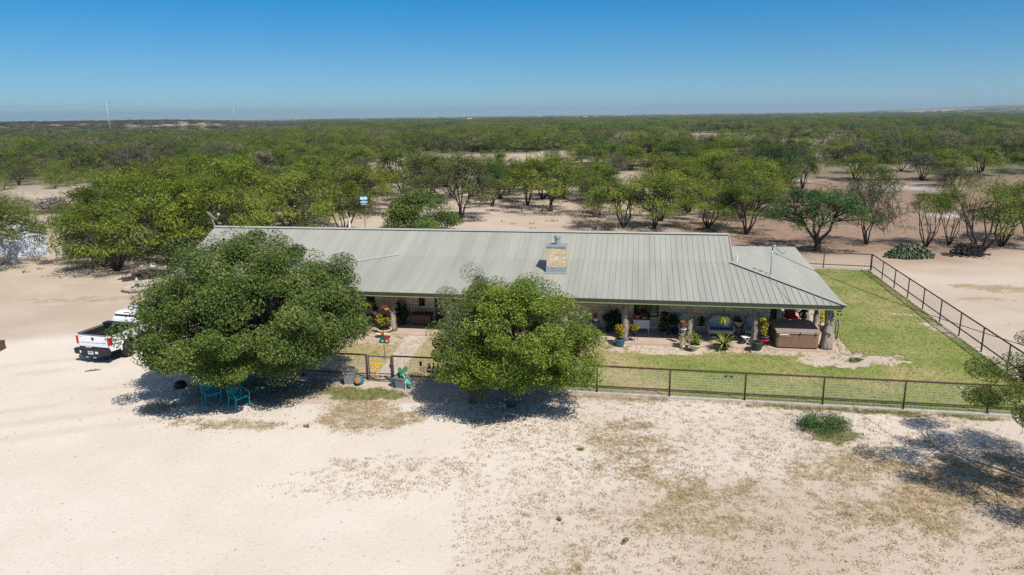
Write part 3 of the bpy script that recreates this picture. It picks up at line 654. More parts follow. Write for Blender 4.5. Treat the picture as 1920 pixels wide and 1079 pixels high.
mb = MB(); mb.b2(-20.95, -20.0, 2.62, 2.68, .1, 2.2); D = mb.build('door', M['darkwood'], H)
mb = MB(); mb.b2(-21.08, -20.952, 2.55, 2.7, .1, 2.2); mb.b2(-19.998, -19.87, 2.55, 2.7, .1, 2.2); mb.build('door_frame', M['darkwood'], D)
mb = MB(); mb.ball((-20.1, 2.58, 1.05), .04, 8); mb.build('door_knob', M['galv'], D, True)
# interior back panels keep the rooms dark
mb = MB(); mb.b2(-36.2, -3.25, 4.6, 4.7, -.1, 2.5); mb.build('inner_wall', M['soffit'], H)
# cedar posts
def post(u, v, r, seed, z1=2.34, flare=1.25):
    g = random.Random(seed); P_ = []; rad = []; n = 9
    for i in range(n + 1):
        q = i / n; P_.append((u + g.uniform(-.03, .03), v + g.uniform(-.03, .03), .08 + (z1 - .08) * q)); rad.append(r * (flare - (flare - .82) * min(1, q * 1.6)) * g.uniform(.93, 1.08))
    mb = MB(); mb.tube(P_, rad, 10)
    vs = [];
    for i, p in enumerate(mb.v):
        k = i % 10; s = 1 + .16 * math.sin(k * 2.3 + seed) + g.uniform(-.06, .06); c = P_[min(i // 10, n)]
        vs.append((c[0] + (p[0] - c[0]) * s, c[1] + (p[1] - c[1]) * s, p[2]))
    mb.v = vs
    for _ in range(3):
        q = g.uniform(.15, .8); a = g.uniform(3.4, 6); z = .1 + 2 * q; d = Vector((math.cos(a), math.sin(a), .35))
        mb.tube([Vector((u, v, z)), Vector((u, v, z)) + d * r * 1.0, Vector((u, v, z)) + d * r * 1.45], [r * .4, r * .33, r * .2], 6)
    return mb.build('porch_post', M['cedar'], H, True)
for i, (u, v, r) in enumerate(((-22.95, .72, .155), (-19.75, .7, .15), (-16.6, .7, .15), (-13.5, .7, .16), (-10.4, .68, .17), (-7.15, .68, .15), (-3.95, .62, .165), (-.52, .55, .24), (-26.1, .7, .15), (-29.2, .7, .15))): post(u, v, r, 11 + i)
for i, (u, v, r) in enumerate(((-.5, 3.0, .17), (-.5, 5.3, .16), (-.5, 7.8, .16), (-.5, 10.0, .16))): post(u, v, r, 31 + i, 2.36 + .02 * i)
# chimney
CU = -14.25
mb = MB(); mb.b2(CU - .52, CU + .52, 2.98, 3.95, 3.0, 4.5); CH = mb.build('chimney', M['chimstone'], H)
mb = MB(); mb.b2(CU - .55, CU + .55, 2.95, 3.98, 2.9, 3.42); mb.b2(CU - .60, CU + .60, 2.75, 2.96, 2.9, 3.115); mb.build('chimney_flashing', M['flash'], CH)
mb = MB(); mb.b2(CU - .56, CU + .56, 2.94, 3.99, 4.501, 4.55); mb.b2(CU - .48, CU + .48, 3.02, 3.91, 4.55, 4.58); mb.build('chimney_cap', M['flash'], CH)
mb = MB(); mb.lathe([(.15, 4.57), (.15, 4.92), (.19, 4.94), (.19, 5.06), (.10, 5.10)], 16, (CU + .03, 3.45, 0)); mb.build('flue_pipe', M['flash'], CH)
# service mast and vent on the wing roof
mb = MB(); mb.tube([(-2.85, 3.6, 2.9), (-2.85, 3.6, 4.62)], .032, 10); mb.tube([(-2.85, 3.6, 4.62), (-2.85, 3.57, 4.70), (-2.78, 3.5, 4.72), (-2.70, 3.44, 4.66)], [.045, .055, .055, .03], 8)
mb.tube([(-2.88, 3.6, 3.0), (-2.95, 3.6, 2.97), (-3.55, 3.85, 3.2)], .02, 6)
MA = mb.build('service_mast', M['galv'], H, True)
mb = MB(); mb.lathe([(.12, 2.98), (.06, 3.08), (.035, 3.12)], 10, (-2.85, 3.6, 0)); mb.build('mast_boot', M['blackplastic'], MA)
mb = MB(); mb.tube([(-2.72, 3.45, 4.66), (-2.55, 3.4, 4.45), (-2.4, 3.35, 4.32), (-2.28, 3.32, 4.36), (-2.2, 3.3, 4.48)], .013, 5); mb.tube([(-2.8, 3.58, 4.35), (-2.7, 3.5, 4.3), (-2.6, 3.5, 4.2)], .012, 5); mb.build('drip_loop', M['cable'], MA)
mb = MB(); mb.lathe([(.05, 3.3), (.05, 3.75)], 10, (-4.35, 5.6, 0)); mb.build('vent_pipe', M['white'], H)
mb = MB(); mb.box((-.2, .12, 2.15), (.2, .06, .05)); mb.lathe([(.02, 0), (.05, .07), (.05, .09)], 8, (-.12, .05, 2.05), Matrix.Rotation(2.2, 3, 'X')); mb.lathe([(.02, 0), (.05, .07), (.05, .09)], 8, (-.28, .05, 2.05), Matrix.Rotation(2.0, 3, 'X')); mb.build('floodlight', M['blackplastic'], H)
# ------------------------------------------------------------------ fences
def fence(label, A, B, nspan, base=0.0, curb=True, hgt=1.25, vstep=.15, brace=False, lowrail=.36):
    A = Vector(A); B = Vector(B); Ld = (B - A).length; rz = math.atan2(B.y - A.y, B.x - A.x)
    t = thing('pipe_fence', label, 'fence', A, rz)
    for i in range(nspan + 1):
        x = Ld * i / nspan; mb = MB(); mb.tube([(x, 0, -.1), (x, 0, hgt - .03)], .036, 8); mb.build('post', M['rust'], t, True)
    mb = MB(); mb.tube([(-.03, 0, hgt), (Ld + .03, 0, hgt)], .038, 8); mb.build('top_rail', M['rust'], t, True)
    mb = MB(); mb.tube([(0, 0, lowrail), (Ld, 0, lowrail)], .03, 8)
    if brace: mb.tube([(Ld - .05, 0, .1), (Ld - .8, 0, lowrail)], .02, 6)
    mb.build('lower_rail', M['rust'], t, True)
    mb = MB(); r = .0042
    x = vstep / 2
    while x < Ld: mb.b2(x - r, x + r, .030, .030 + 2 * r, .08, hgt - .03); x += vstep
    z = .10
    while z < hgt - .05: mb.b2(0, Ld, .037, .037 + 2 * r, z - r, z + r); z += .11
    mb.build('wire_mesh', M['wire'], t)
    if curb: mb = MB(); mb.b2(-.05, Ld + .05, -.10, .12, -.15, .085); mb.build('curb', M['curb'], t)
    return t
fence('rusty pipe and wire fence in front of the lawn, right of the gate', fl(0), fl(27.05), 9, brace=True)
fence('rusty pipe fence under the big oak, left of the gate', fl(-10.4), fl(-1.2), 3)
fence('long rusty pipe fence down the right side of the lawn beside the sandy ground', RC, FC + Vector((0.02, .06, 0)), 10, vstep=.2, curb=False, lowrail=.40)
fence('short rusty pipe fence across the back of the lawn behind the wing roof', RC + Vector((-15.4, 4.9, 0)), RC + Vector((-.05, .02, 0)), 5, vstep=.2)
# gate between two posts
G = thing('yard_gate', 'rusty pipe gate with wire infill hung across the concrete walk', 'gate', fl(-1.2), math.atan2(FD.y, FD.x))
for x in (.0, 1.2): mb = MB(); mb.tube([(x, -.02, -.1), (x, -.02, 1.27)], .055, 8); mb.build('gate_post', M['rust'], G, True)
mb = MB()
for a, b in (((.09, 0, .12), (.09, 0, 1.2)), ((1.11, 0, .12), (1.11, 0, 1.2)), ((.09, 0, .12), (1.11, 0, .12)), ((.09, 0, 1.2), (1.11, 0, 1.2)), ((.09, 0, .40), (1.11, 0, .40))): mb.tube([a, b], .024, 6)
mb.build('gate_frame', M['rust'], G, True)
mb = MB()
for k in range(9): mb.b2(.14 + k * .115, .146 + k * .115, .0, .006, .14, 1.19)
for k in range(9): mb.b2(.1, 1.1, .007, .012, .2 + k * .115, .206 + k * .115)
mb.build('wire_mesh', M['wire'], G)
mb = MB(); mb.tube([(.3, -.02, .27), (.9, -.02, .27)], .010, 5); mb.ball((.6, -.03, .27), .045, 8); mb.tube([(.6, -.03, .19), (.6, -.03, .36)], .014, 6); mb.build('scroll_ornament', M['rust'], G)
mb = MB(); mb.box((1.1, -.05, .8), (.06, .05, .12)); mb.build('latch', M['black'], G)
# yellow cross on the gate
C = thing('cross', 'bright yellow metal cross with dark cut-outs hanging on the gate', 'cross', fl(-.72, -.05, .42), math.atan2(FD.y, FD.x))
w_, a_ = .048, .27; pts = []
def lobed(c, r, a0, a1, n=6): return [(c[0] + r * math.cos(a0 + (a1 - a0) * k / n), c[1] + r * math.sin(a0 + (a1 - a0) * k / n)) for k in range(n + 1)]
cy_ = .42
pts = [(-w_, 0), *lobed((0, .01), .065, -2.4, -.74), (w_, .06), (w_, cy_ - w_), (.2, cy_ - w_), *lobed((.24, cy_), .065, -1.2, 1.2), (.2, cy_ + w_), (w_, cy_ + w_), (w_, .62), *lobed((0, .65), .065, -.6, 3.74), (-w_, .62), (-w_, cy_ + w_), (-.2, cy_ + w_), *lobed((-.24, cy_), .065, 1.94, 4.34), (-.2, cy_ - w_), (-w_, cy_ - w_)]
mb = MB(); mb.prism(pts, .018); mb.build('cross_plate', M['yellow'], C)
for x, z in ((0, .02), (0, .12), (0, .22), (0, .56), (0, .65), (-.24, cy_), (-.14, cy_), (.14, cy_), (.24, cy_), (0, cy_)): mb = MB(); mb.box((x + .005, -.011, z), (.03, .006, .042), 0, 0, .6); mb.build('cut_out', M['darkwood'], C)
def pots(name, label, cat, loc, prof, m, n=16, rz=0, soil=True):
    t = thing(name, label, cat, loc, rz); mb = MB(); mb.lathe(prof, n); mb.build('pot', m, t, True)
    if soil: mb = MB(); r, z = prof[-1]; mb.lathe([(r * .9, z - .02), (r * .9, z + .004)], n); mb.build('soil', M['soil'], t)
    return t
def sqpot(label, loc, w0, w1, h, rz, inner=True):
    t = thing('square_planter', label, 'planter', loc, rz)
    mb = MB(); t_ = .03
    def ring(w, z): return [(-w, -w, z), (w, -w, z), (w, w, z), (-w, w, z)]
    a, b, c, d = ring(w0, 0), ring(w1, h), ring(w1 - t_, h), ring(w1 - t_ - .02, h - .1)
    mb.add(a + b + c + d, [(3, 2, 1, 0)] + [(r * 4 + k, r * 4 + (k + 1) % 4, (r + 1) * 4 + (k + 1) % 4, (r + 1) * 4 + k) for r in range(3) for k in range(4)])
    mb.build('pot', M['greypot'], t); s = MB(); w = w1 - t_ - .02; s.add(ring(w, h - .1), [(0, 1, 2, 3)]); s.build('soil', M['soil'], t)
    mb = MB(); mb.box((0, -w1 - .005, h - .05), (2 * w1, .02, .05)); mb.build('rim', M['greypot'], t)
    mb = MB(); mb.box((0, 0, -.0), (w0 * 2.3, w0 * 2.3, .05)); mb.build('saucer', M['cream'], t)
    return t
rzf = math.atan2(FD.y, FD.x)
sqpot('square grey planter box left of the gate, in the edge of the oak shade', fl(-1.86, -.42, .02), .20, .26, .60, rzf + .2)
sqpot('square grey planter box right of the gate, beside the blue bucket', fl(.58, -.55, .02), .19, .25, .52, rzf - .25)
t = thing('glazed_jug', 'teal glazed jug lying on its side with its terracotta inside facing out', 'jug', fl(-1.42, -.42, .19), rzf)
MJ = Matrix.Rotation(2.6, 3, 'Z') @ Matrix.Rotation(R(-80), 3, 'X')
mb = MB(); mb.lathe([(.10, -.26), (.17, -.16), (.19, 0), (.17, .14), (.155, .22), (.165, .25)], 16, (0, 0, 0), Matrix.Rotation(R(70), 3, 'X') @ Matrix.Rotation(0, 3, 'Z')); mb.build('pot', M['tealjug'], t, True)
mb = MB(); mb.lathe([(.14, .251), (.13, .256)], 16, (0, 0, 0), Matrix.Rotation(R(70), 3, 'X')); mb.build('pot_mouth', M['terra'], t)
pots('bucket', 'round blue bucket at the foot of the right gate post', 'bucket', fl(.22, -.42, .0), [(.14, 0), (.18, .18), (.19, .36), (.20, .37), (.17, .37), (.16, .30)], M['bluepot'])
t = thing('dark_jug', 'dark round jug leaning behind the grey planter by the gate', 'jug', fl(.42, -.25, .45), rzf); mb = MB(); mb.lathe([(.10, -.14), (.17, -.03), (.15, .12), (.07, .19), (.08, .22)], 14, (0, 0, 0), Matrix.Rotation(.5, 3, 'Y')); mb.build('pot', M['darkpot'], t, True)
mb = MB(); mb.lathe([(.055, .221), (.05, .225)], 12, (0, 0, 0), Matrix.Rotation(.5, 3, 'Y')); mb.build('pot_mouth', M['soil'], t)
# prickly pear yard ornament and a long mint green tube leaning on the planter
t = thing('cactus_ornament', 'green sheet metal prickly pear ornament standing in the grey planter', 'ornament', fl(.62, -.55, .44), rzf); t.scale = (.85, .85, .85)
mb = MB()
def pad(mb, c, rx, rz_, tilt, n=12, d=.025): M_ = Matrix.Translation(Vector(c)) @ Matrix.Rotation(tilt, 4, 'Y'); mb.prism([(rx * math.cos(2 * math.pi * k / n), rz_ * math.sin(2 * math.pi * k / n)) for k in range(n)], d, M_)
pad(mb, (0, 0, .18), .13, .21, 0); mb.build('pad', M['cactusart'], t)
for c, a, b, q in (((-.10, -.03, .46), .11, .15, -.35), ((.17, .0, .50), .12, .17, .5)): mb = MB(); pad(mb, c, a, b, q); mb.build('pad', M['cactusart'], t)
mb = MB(); mb.ball((.02, -.05, .22), .05, 8); mb.build('flower', M['terra'], t)
t = thing('mint_jug', 'long mint green metal jug leaning against the grey planter, dark mouth down', 'jug', fl(1.0, -.62, .13), rzf); t.scale = (.82, .82, .82)
mb = MB(); ax = Vector((-.46, .06, .62)); mb.tube([(0, 0, 0), ax * .25, ax * .6, ax * .85, ax], [.125, .13, .085, .065, .075], 14); mb.build('jug_body', M['mint'], t, True)
mb = MB(); d = ax.normalized(); mb.tube([-d * .012, -d * .003], [.105, .11], 14); mb.build('jug_mouth', M['black'], t)
mb = MB(); mb.tube([ax * .35 + Vector((.10, 0, .05)), ax * .45 + Vector((.22, 0, .12)), ax * .7 + Vector((.18, 0, .08)), ax * .75 + Vector((.06, 0, .03))], .02, 6); mb.build('handle', M['mint'], t)
t = thing('post_stub', 'thin pale stake in front of the grey planter at the gate', 'stake', fl(.86, -.85, 0)); mb = MB(); mb.box((0, 0, .2), (.035, .025, .5)); mb.box((0, 0, .44), (.05, .03, .02)); mb.build('stake_body', M['whitemetal'], t)
# riders silhouette and small lantern box on the fence
t = thing('riders_silhouette', 'flat black metal silhouette of riders in a row hung on the fence', 'sign', fl(2.0, -.055, .62), rzf)
mb = MB(); mb.prism([(-.42, -.03), (.42, -.05), (.40, .03), (-.40, .05)], .008); mb.build('base_strip', M['black'], t)
for k in range(4):
    x0 = -.30 + .2 * k; mb = MB(); o_ = .01 * (k % 2)
    mb.prism([(x0 - .08, .04), (x0 - .055, .04), (x0 - .05, .14), (x0 + .03, .14), (x0 + .035, .04), (x0 + .06, .04), (x0 + .065, .20), (x0 + .10, .27 + o_), (x0 + .07, .31), (x0 + .03, .24), (x0 + .025, .33), (x0 + .05, .36), (x0 + .03, .37 + o_), (x0 + .025, .42 + o_), (x0 - .03, .42 + o_), (x0 - .03, .37), (x0 - .055, .355), (x0 - .03, .34), (x0 - .05, .22), (x0 - .095, .19)], .008); mb.build('rider_figure', M['black'], t)
t = thing('fence_lantern', 'small black solar lantern fixed to the fence beside the walk', 'lantern', fl(1.32, -.07, .98), rzf)
mb = MB(); mb.lathe([(.045, -.10), (.06, -.08), (.06, .06), (.075, .08), (.02, .12)], 8); mb.build('lantern_body', M['black'], t); mb = MB(); mb.box((0, -.062, 0), (.05, .01, .09)); mb.build('lantern_pane', M['darkglass'], t)
t = thing('round_ornament', 'small dark round flower ornament hung on the fence right of the riders', 'ornament', fl(2.52, -.055, 1.0), rzf)
mb = MB()
for k in range(6): a = k * 1.047; mb.ball((.07 * math.cos(a), 0, .07 * math.sin(a)), .04, 8, (1, .25, 1))
mb.build('petal_ring', M['black'], t); mb = MB(); mb.ball((0, -.01, 0), .035, 8); mb.build('flower_centre', M['rust'], t)
for s, nm in ((14.35, 'pair of small round solar lights on the front fence, behind the third bay'), (22.9, 'pair of small silver solar lights near the right end of the front fence')):
    t = thing('solar_light', nm, 'light', fl(s, .06, 1.05), rzf)
    for dx in (-.12, .12): mb = MB(); mb.lathe([(.05, 0), (.05, .03), (.035, .04), (.0301, .05)], 12, (dx, 0, 0), Matrix.Rotation(R(70), 3, 'X')); mb.build('lamp_head', M['galv'] if s > 20 else M['blackplastic'], t, True)
    mb = MB(); mb.box((0, .02, .02), (.26, .02, .03)); mb.build('bracket', M['blackplastic'], t)
# shoes on the walk by the gate
t = thing('door_mat', 'small dark blue mat lying on the walk inside the gate', 'mat', fl(-.30, .42, .032), rzf + .4); mb = MB(); mb.prism([(-.2, -.1), (-.05, -.14), (.18, -.1), (.2, .06), (.05, .13), (-.15, .1)], .015, Matrix.Rotation(R(90), 4, 'X')); mb.build('mat_body', pm('navy_cloth', (.02, .03, .06), .9, .2, 8), t)
# shepherd hook and painted couple on the small lawn
t = thing('shepherd_hook', 'thin black shepherd hook standing in the lawn beside the walk', 'garden hook', (-6.25, 33.4, 0)); mb = MB(); mb.tube([(0, 0, -.1), (0, 0, 1.75), (.05, 0, 1.92), (.16, 0, 1.98), (.26, 0, 1.9), (.26, 0, 1.78)], .014, 6); mb.build('hook_rod', M['black'], t, True)
mb = MB(); mb.tube([(-.1, 0, -.02), (-.1, 0, .12), (.1, 0, .12), (.1, 0, -.02)], .010, 5); mb.build('step_prongs', M['black'], t)
t = thing('couple_cutout', 'painted wooden cut-out of a seated couple in green and red on the small lawn', 'yard ornament', (-6.72, 36.15, 0), -.1); t.scale = (.72, .72, .72)
mb = MB(); mb.box((0, 0, .06), (.70, .34, .06)); mb.build('bench_board', M['greencloth'], t)
for x, m, hm, hh in ((-.15, M['greencloth'], M['redpaint'], .60), (.17, M['redpaint'], M['redpaint'], .44)):
    mb = MB(); mb.prism([(x - .17, .08), (x + .17, .08), (x + .19, .26), (x + .15, hh - .12), (x + .06, hh - .04), (x - .06, hh - .04), (x - .15, hh - .12), (x - .19, .26)], .05); mb.build('figure_back', m, t)
    mb = MB(); mb.ball((x, 0, hh + .03), .085, 10, (1, .4, 1)); mb.build('figure_head', M['basket'], t); mb = MB(); mb.lathe([(.14, hh + .06), (.135, hh + .075), (.07, hh + .08), (.055, hh + .15)], 10, (x, 0, 0)); mb.build('figure_hat', hm if x > 0 else M['redpaint'], t)
    mb = MB(); mb.box((x, -.03, .13), (.12, .02, .10)); mb.build('figure_skirt', M['whitepaper'], t)

# ------------------------------------------------------------------ foliage helpers
def leaf_quads(C, size, g, up=.3, aspect=.55, out=None, droop=0):
    n = len(C)
    nrm = g.normal(size=(n, 3)); nrm /= np.linalg.norm(nrm, axis=1)[:, None]; nrm[:, 2] = np.abs(nrm[:, 2]) + up
    if out is not None: nrm += out * .6
    nrm /= np.linalg.norm(nrm, axis=1)[:, None]
    t = g.normal(size=(n, 3)); t[:, 2] -= droop; t -= nrm * (t * nrm).sum(1)[:, None]; t /= np.linalg.norm(t, axis=1)[:, None] + 1e-9
    b = np.cross(nrm, t); L_ = (size * g.uniform(.6, 1.35, n))[:, None] * .5
    V = np.stack([C + t * L_, C + b * L_ * aspect, C - t * L_, C - b * L_ * aspect], 1)
    return V.reshape(-1, 3), np.arange(n * 4).reshape(-1, 4)
def bush_leaves(g, c, r, n, size, shell=.55, up=.3, lumps=6, aspect=.55):
    """leaves in lumpy clumps filling an ellipsoid c, r"""
    c = np.array(c, float); r = np.array(r, float)
    d = g.normal(size=(lumps, 3)); d /= np.linalg.norm(d, axis=1)[:, None]; cc = d * g.uniform(.35, .7, (lumps, 1)); rr = g.uniform(.35, .6, lumps)
    k = g.integers(0, lumps, n) if hasattr(g, 'integers') else g.randint(0, lumps, n)
    e = g.normal(size=(n, 3)); e /= np.linalg.norm(e, axis=1)[:, None]
    q = cc[k] + e * (rr[k] * (shell + (1 - shell) * g.uniform(0, 1, n)))[:, None]
    C_ = c + q * r
    V, F = leaf_quads(C_, size, g, up, aspect, out=e)
    t = np.clip(.5 + .25 * (g.uniform(0, 1, lumps)[k] - .5) + .5 * (g.uniform(0, 1, n) - .5), 0, 1)
    return V, F, t
def bush(parent, name, c, r, n, size, m, seed, **k):
    V, F, t = bush_leaves(rs(seed), c, r, n, size, **k); return mesh_np(name, V, F, m, parent, tint=t)
def straps(parent, name, c, n, ln, wid, m, seed, rise=.8, droop=.6, seg=5):
    """arching strap leaves from a crown"""
    g = rs(seed); V = []; F = []; T = []
    for i in range(n):
        a = g.uniform(0, 6.283); l = ln * g.uniform(.6, 1.1); ri = rise * g.uniform(.5, 1.2); w0 = wid * g.uniform(.8, 1.2); base = len(V); tt = g.uniform(0, 1)
        for s in range(seg + 1):
            q = s / seg; rad = l * q * (.45 + .4 * (1 - ri * .4)); z = l * (ri * q - droop * q * q); ww = w0 * (1 - q ** 2) * (.6 + .4 * min(1, q * 4)) + .002
            x = c[0] + math.cos(a) * rad; y = c[1] + math.sin(a) * rad; px, py = -math.sin(a) * ww, math.cos(a) * ww
            V += [(x - px, y - py, c[2] + z), (x + px, y + py, c[2] + z)]
        for s in range(seg): F.append((base + 2 * s, base + 2 * s + 1, base + 2 * s + 3, base + 2 * s + 2)); T.append(tt)
    return mesh_np(name, np.array(V), np.array(F), m, parent, tint=np.array(T))
def potted(name, label, loc, prof, potm, kind, seed, n=260, c=None, r=(.3, .3, .35), size=.1, leaf='houseplant', cat='potted plant', ln=.6, wid=.03, stem=False, rz=0, group=None, **k):
    t = thing(name, label, cat, loc, rz, group); top = prof[-1][1]
    mb = MB(); mb.lathe(prof, 16); mb.build('pot', potm, t, True)
    mb = MB(); rr = prof[-1][0] * .88; mb.lathe([(rr, top - .03), (rr, top + .004)], 12); mb.build('soil', M['soil'], t)
    if kind == 'bush':
        cc = c or (0, 0, top + r[2] * .75); bush(t, 'foliage', cc, r, n, size, LM[leaf], seed, **k)
        g = random.Random(seed); mb = MB()
        for _ in range(5): mb.tube([(g.uniform(-.04, .04), g.uniform(-.04, .04), top - .01), (g.uniform(-.4, .4) * r[0], g.uniform(-.4, .4) * r[1], cc[2] + .2 * r[2])], [.012, .006], 5)
        mb.build('stem', M['bark'], t)
    else: straps(t, 'foliage', (0, 0, top), n, ln, wid, LM[leaf], seed, **k)
    return t
ZS = .10
def pot_round(r, h): return [(r * .72, 0), (r * .92, h * .5), (r, h * .9), (r * 1.08, h * .92), (r * 1.08, h), (r * .95, h)]
def bowl(r, h): return [(r * .45, 0), (r * .5, h * .12), (r * .35, h * .2), (r * .75, h * .55), (r, h * .9), (r * 1.06, h), (r * .95, h)]

# ------------------------------------------------------------------ porch things, left to right
PZ = TH
potted('spiky_plant', 'large spiky strap leaved plant in a low pot at the left porch edge', hl(-24.5, .35, ZS - .06), bowl(.26, .22), M['cream'], 'strap', 101, n=46, ln=1.05, wid=.035, leaf='strap', rise=1.15, droop=.55)
def hanging(name, label, loc, kind, seed, leaf, potm, drop=.7, **k):
    t = thing(name, label, 'hanging plant', loc); mb = MB(); mb.lathe([(.08, -.10), (.13, -.04), (.145, .05), (.13, .05)], 14); mb.build('pot', potm, t, True)
    mb = MB()
    for a in (0, 2.1, 4.2): mb.tube([(.13 * math.cos(a), .13 * math.sin(a), .05), (0, 0, drop * .6)], .005, 4, False)
    mb.tube([(0, 0, drop * .6), (0, 0, drop)], .005, 4, False); mb.build('hanger_wire', M['black'], t)
    if kind == 'strap': straps(t, 'foliage', (0, 0, .05), k.get('n', 60), k.get('ln', .45), k.get('wid', .022), LM[leaf], seed, k.get('rise', .9), k.get('droop', 1.0))
    else: bush(t, 'foliage', (0, 0, k.get('cz', .06)), k.get('r', (.24, .24, .2)), k.get('n', 300), k.get('size', .08), LM[leaf], seed)
    return t
hanging('hanging_fern', 'bright yellow fern hanging from the left end of the porch eave', hl(-24.35, .5, 1.62), 'strap', 102, 'yellowleaf', M['darkpot'], .72, n=70, ln=.50, wid=.024)
hanging('hanging_flowers', 'orange flowers in a hanging basket beside the left cedar post', hl(-23.2, .40, 1.42), 'bush', 103, 'orangeflower', M['terra'], .92, n=260, r=(.27, .27, .17), size=.075)
potted('croton_planter', 'yellow and green croton in a wide yellow bowl in front of the left cedar post', hl(-23.25, .10, ZS - .06), bowl(.40, .34), M['cream'], 'bush', 104, n=520, r=(.42, .38, .52), size=.13, leaf='croton', c=(-.02, 0, .85))
t = thing('garden_bench', 'low pale yellow stone seat beneath the croton bowl', 'garden seat', hl(-23.2, -.28, .0), PZ); mb = MB(); mb.box((0, 0, .20), (.85, .26, .07)); mb.build('seat', M['cream'], t, bevel=.01)
for x in (-.3, .3): mb = MB(); mb.box((x, 0, .08), (.13, .22, .16)); mb.build('leg', M['darkpot'], t, bevel=.01)
potted('fern_bush', 'big dark green bush in a pot against the limestone wall behind the left post', hl(-22.85, 1.95, ZS), pot_round(.22, .3), M['darkpot'], 'bush', 105, n=800, r=(.62, .5, .62), size=.13, leaf='houseplant')
t = thing('bench', 'low dark wooden bench under the wide porch window', 'bench', hl(-24.6, 2.05, ZS), PZ)
mb = MB(); mb.box((0, 0, .44), (1.5, .42, .05)); mb.build('seat', M['benchwood'], t)
for x in (-.65, .65):
    for y in (-.16, .16): mb = MB(); mb.box((x, y, .21), (.07, .07, .42)); mb.build('leg', M['benchwood'], t)
potted('white_pot_plant', 'small dark plant in a white pot standing on the wooden bench', hl(-24.45, 2.05, ZS + .465), pot_round(.15, .24), M['white'], 'bush', 106, n=240, r=(.26, .24, .24), size=.09)
t = thing('storage_bench', 'slatted wooden storage chest with dark lid under the slit window', 'chest', hl(-21.75, 2.15, ZS), PZ)
mb = MB(); mb.box((0, 0, .31), (1.15, .52, .54)); mb.build('body', M['benchwood'], t)
mb = MB()
for k in range(9): mb.box((-.51 + k * .1275, -.268, .31), (.112, .02, .5))
mb.build('slat_front', pm('chest_slats', (.17, .095, .06), .75, .25, 5, stretch=(4, 4, 1)), t)
mb = MB(); mb.box((0, 0, .61), (1.24, .6, .06)); mb.build('lid', M['darkwood'], t, bevel=.012)
for x in (-.5, .5): mb = MB(); mb.box((x, -.2, .02), (.07, .07, .05)); mb.build('leg', M['benchwood'], t)
# right of the second tree
t = thing('plant_stand', 'black metal plant stand at the wall beside the second tree', 'plant stand', hl(-11.95, 1.75, ZS), PZ)
mb = MB(); mb.lathe([(.2, .60), (.2, .625)], 14); mb.build('top', M['black'], t)
for a in (.5, 2.6, 4.7): mb = MB(); mb.tube([(.17 * math.cos(a), .17 * math.sin(a), .6), (.12 * math.cos(a), .12 * math.sin(a), .3), (.2 * math.cos(a), .2 * math.sin(a), 0)], .011, 5); mb.build('leg', M['black'], t)
potted('pink_flower_pot', 'pink flowers in a white pot on the black metal stand', hl(-11.95, 1.75, ZS + .63), pot_round(.12, .2), M['white'], 'bush', 111, n=160, r=(.22, .22, .18), size=.08, leaf='orangeflower')
potted('round_white_pot', 'white ceramic jar with a small plant on the porch floor below the metal stand', hl(-11.75, 1.35, ZS), pot_round(.15, .22), M['white'], 'bush', 112, n=120, r=(.2, .2, .16), size=.08)
potted('dark_shrub', 'wide dark leafy plant in a pot, left one of two along the wall', hl(-11.25, 2.0, ZS), pot_round(.2, .28), M['darkpot'], 'bush', 113, n=650, r=(.55, .42, .55), size=.14)
potted('dark_shrub', 'taller dark leafy plant against the wall left of the white dresser', hl(-10.72, 2.1, ZS), pot_round(.2, .3), M['darkpot'], 'bush', 114, n=700, r=(.42, .4, .68), size=.14)
potted('blue_pot_croton', 'yellow green croton in a round blue pot in front of a cedar post', hl(-10.62, -.12, .02), pot_round(.25, .36), M['bluepot'], 'bush', 115, n=330, r=(.30, .28, .48), size=.12, leaf='croton', c=(-.03, .05, .80))
t = thing('wire_plant_stand', 'thin dark wire stand behind the cedar post', 'plant stand', hl(-9.9, .55, ZS), PZ)
mb = MB(); mb.lathe([(.17, .34), (.17, .36)], 12); mb.build('top', M['black'], t)
for a in (.5, 2.6, 4.7): mb = MB(); mb.tube([(.15 * math.cos(a), .15 * math.sin(a), .34), (.2 * math.cos(a), .2 * math.sin(a), 0)], .01, 5); mb.build('leg', M['black'], t)
potted('golden_croton', 'golden leaved croton on the wire stand right of a cedar post', hl(-9.9, .55, ZS + .36), pot_round(.12, .16), M['darkpot'], 'bush', 116, n=240, r=(.26, .26, .36), size=.11, leaf='croton')
t = thing('dresser', 'white two drawer dresser under the curtained window', 'dresser', hl(-9.55, 2.15, ZS), PZ)
mb = MB(); mb.box((0, 0, .52), (.84, .44, .48)); mb.build('body', M['white'], t, bevel=.008)
mb = MB(); mb.box((0, 0, .775), (.92, .5, .03)); mb.build('top', M['benchwood'], t)
for z in (.40, .63):
    mb = MB(); mb.box((0, -.226, z), (.76, .018, .20)); d_ = mb.build('drawer', M['whitemetal'], t, bevel=.004)
    for x in (-.25, .25): mb = MB(); mb.ball((x, -.25, z), .022, 8); mb.build('knob', M['black'], d_, True)
for x in (-.38, .38):
    for y in (-.18, .18): mb = MB(); mb.tube([(x, y, .28), (x, y, 0)], [.032, .02], 6); mb.build('leg', M['white'], t)
t = thing('pumpkin', 'orange pumpkin on the left of the white dresser top', 'pumpkin', hl(-9.78, 2.1, ZS + .79)); mb = MB()
for k in range(8): a = k * .785; mb.ball((.07 * math.cos(a), .07 * math.sin(a), .10), .10, 8, (.8, .8, 1))
mb.build('pumpkin_body', M['pumpkin'], t, True); mb = MB(); mb.tube([(0, 0, .17), (.02, 0, .25)], [.02, .013], 5); mb.build('stem', M['bark'], t)
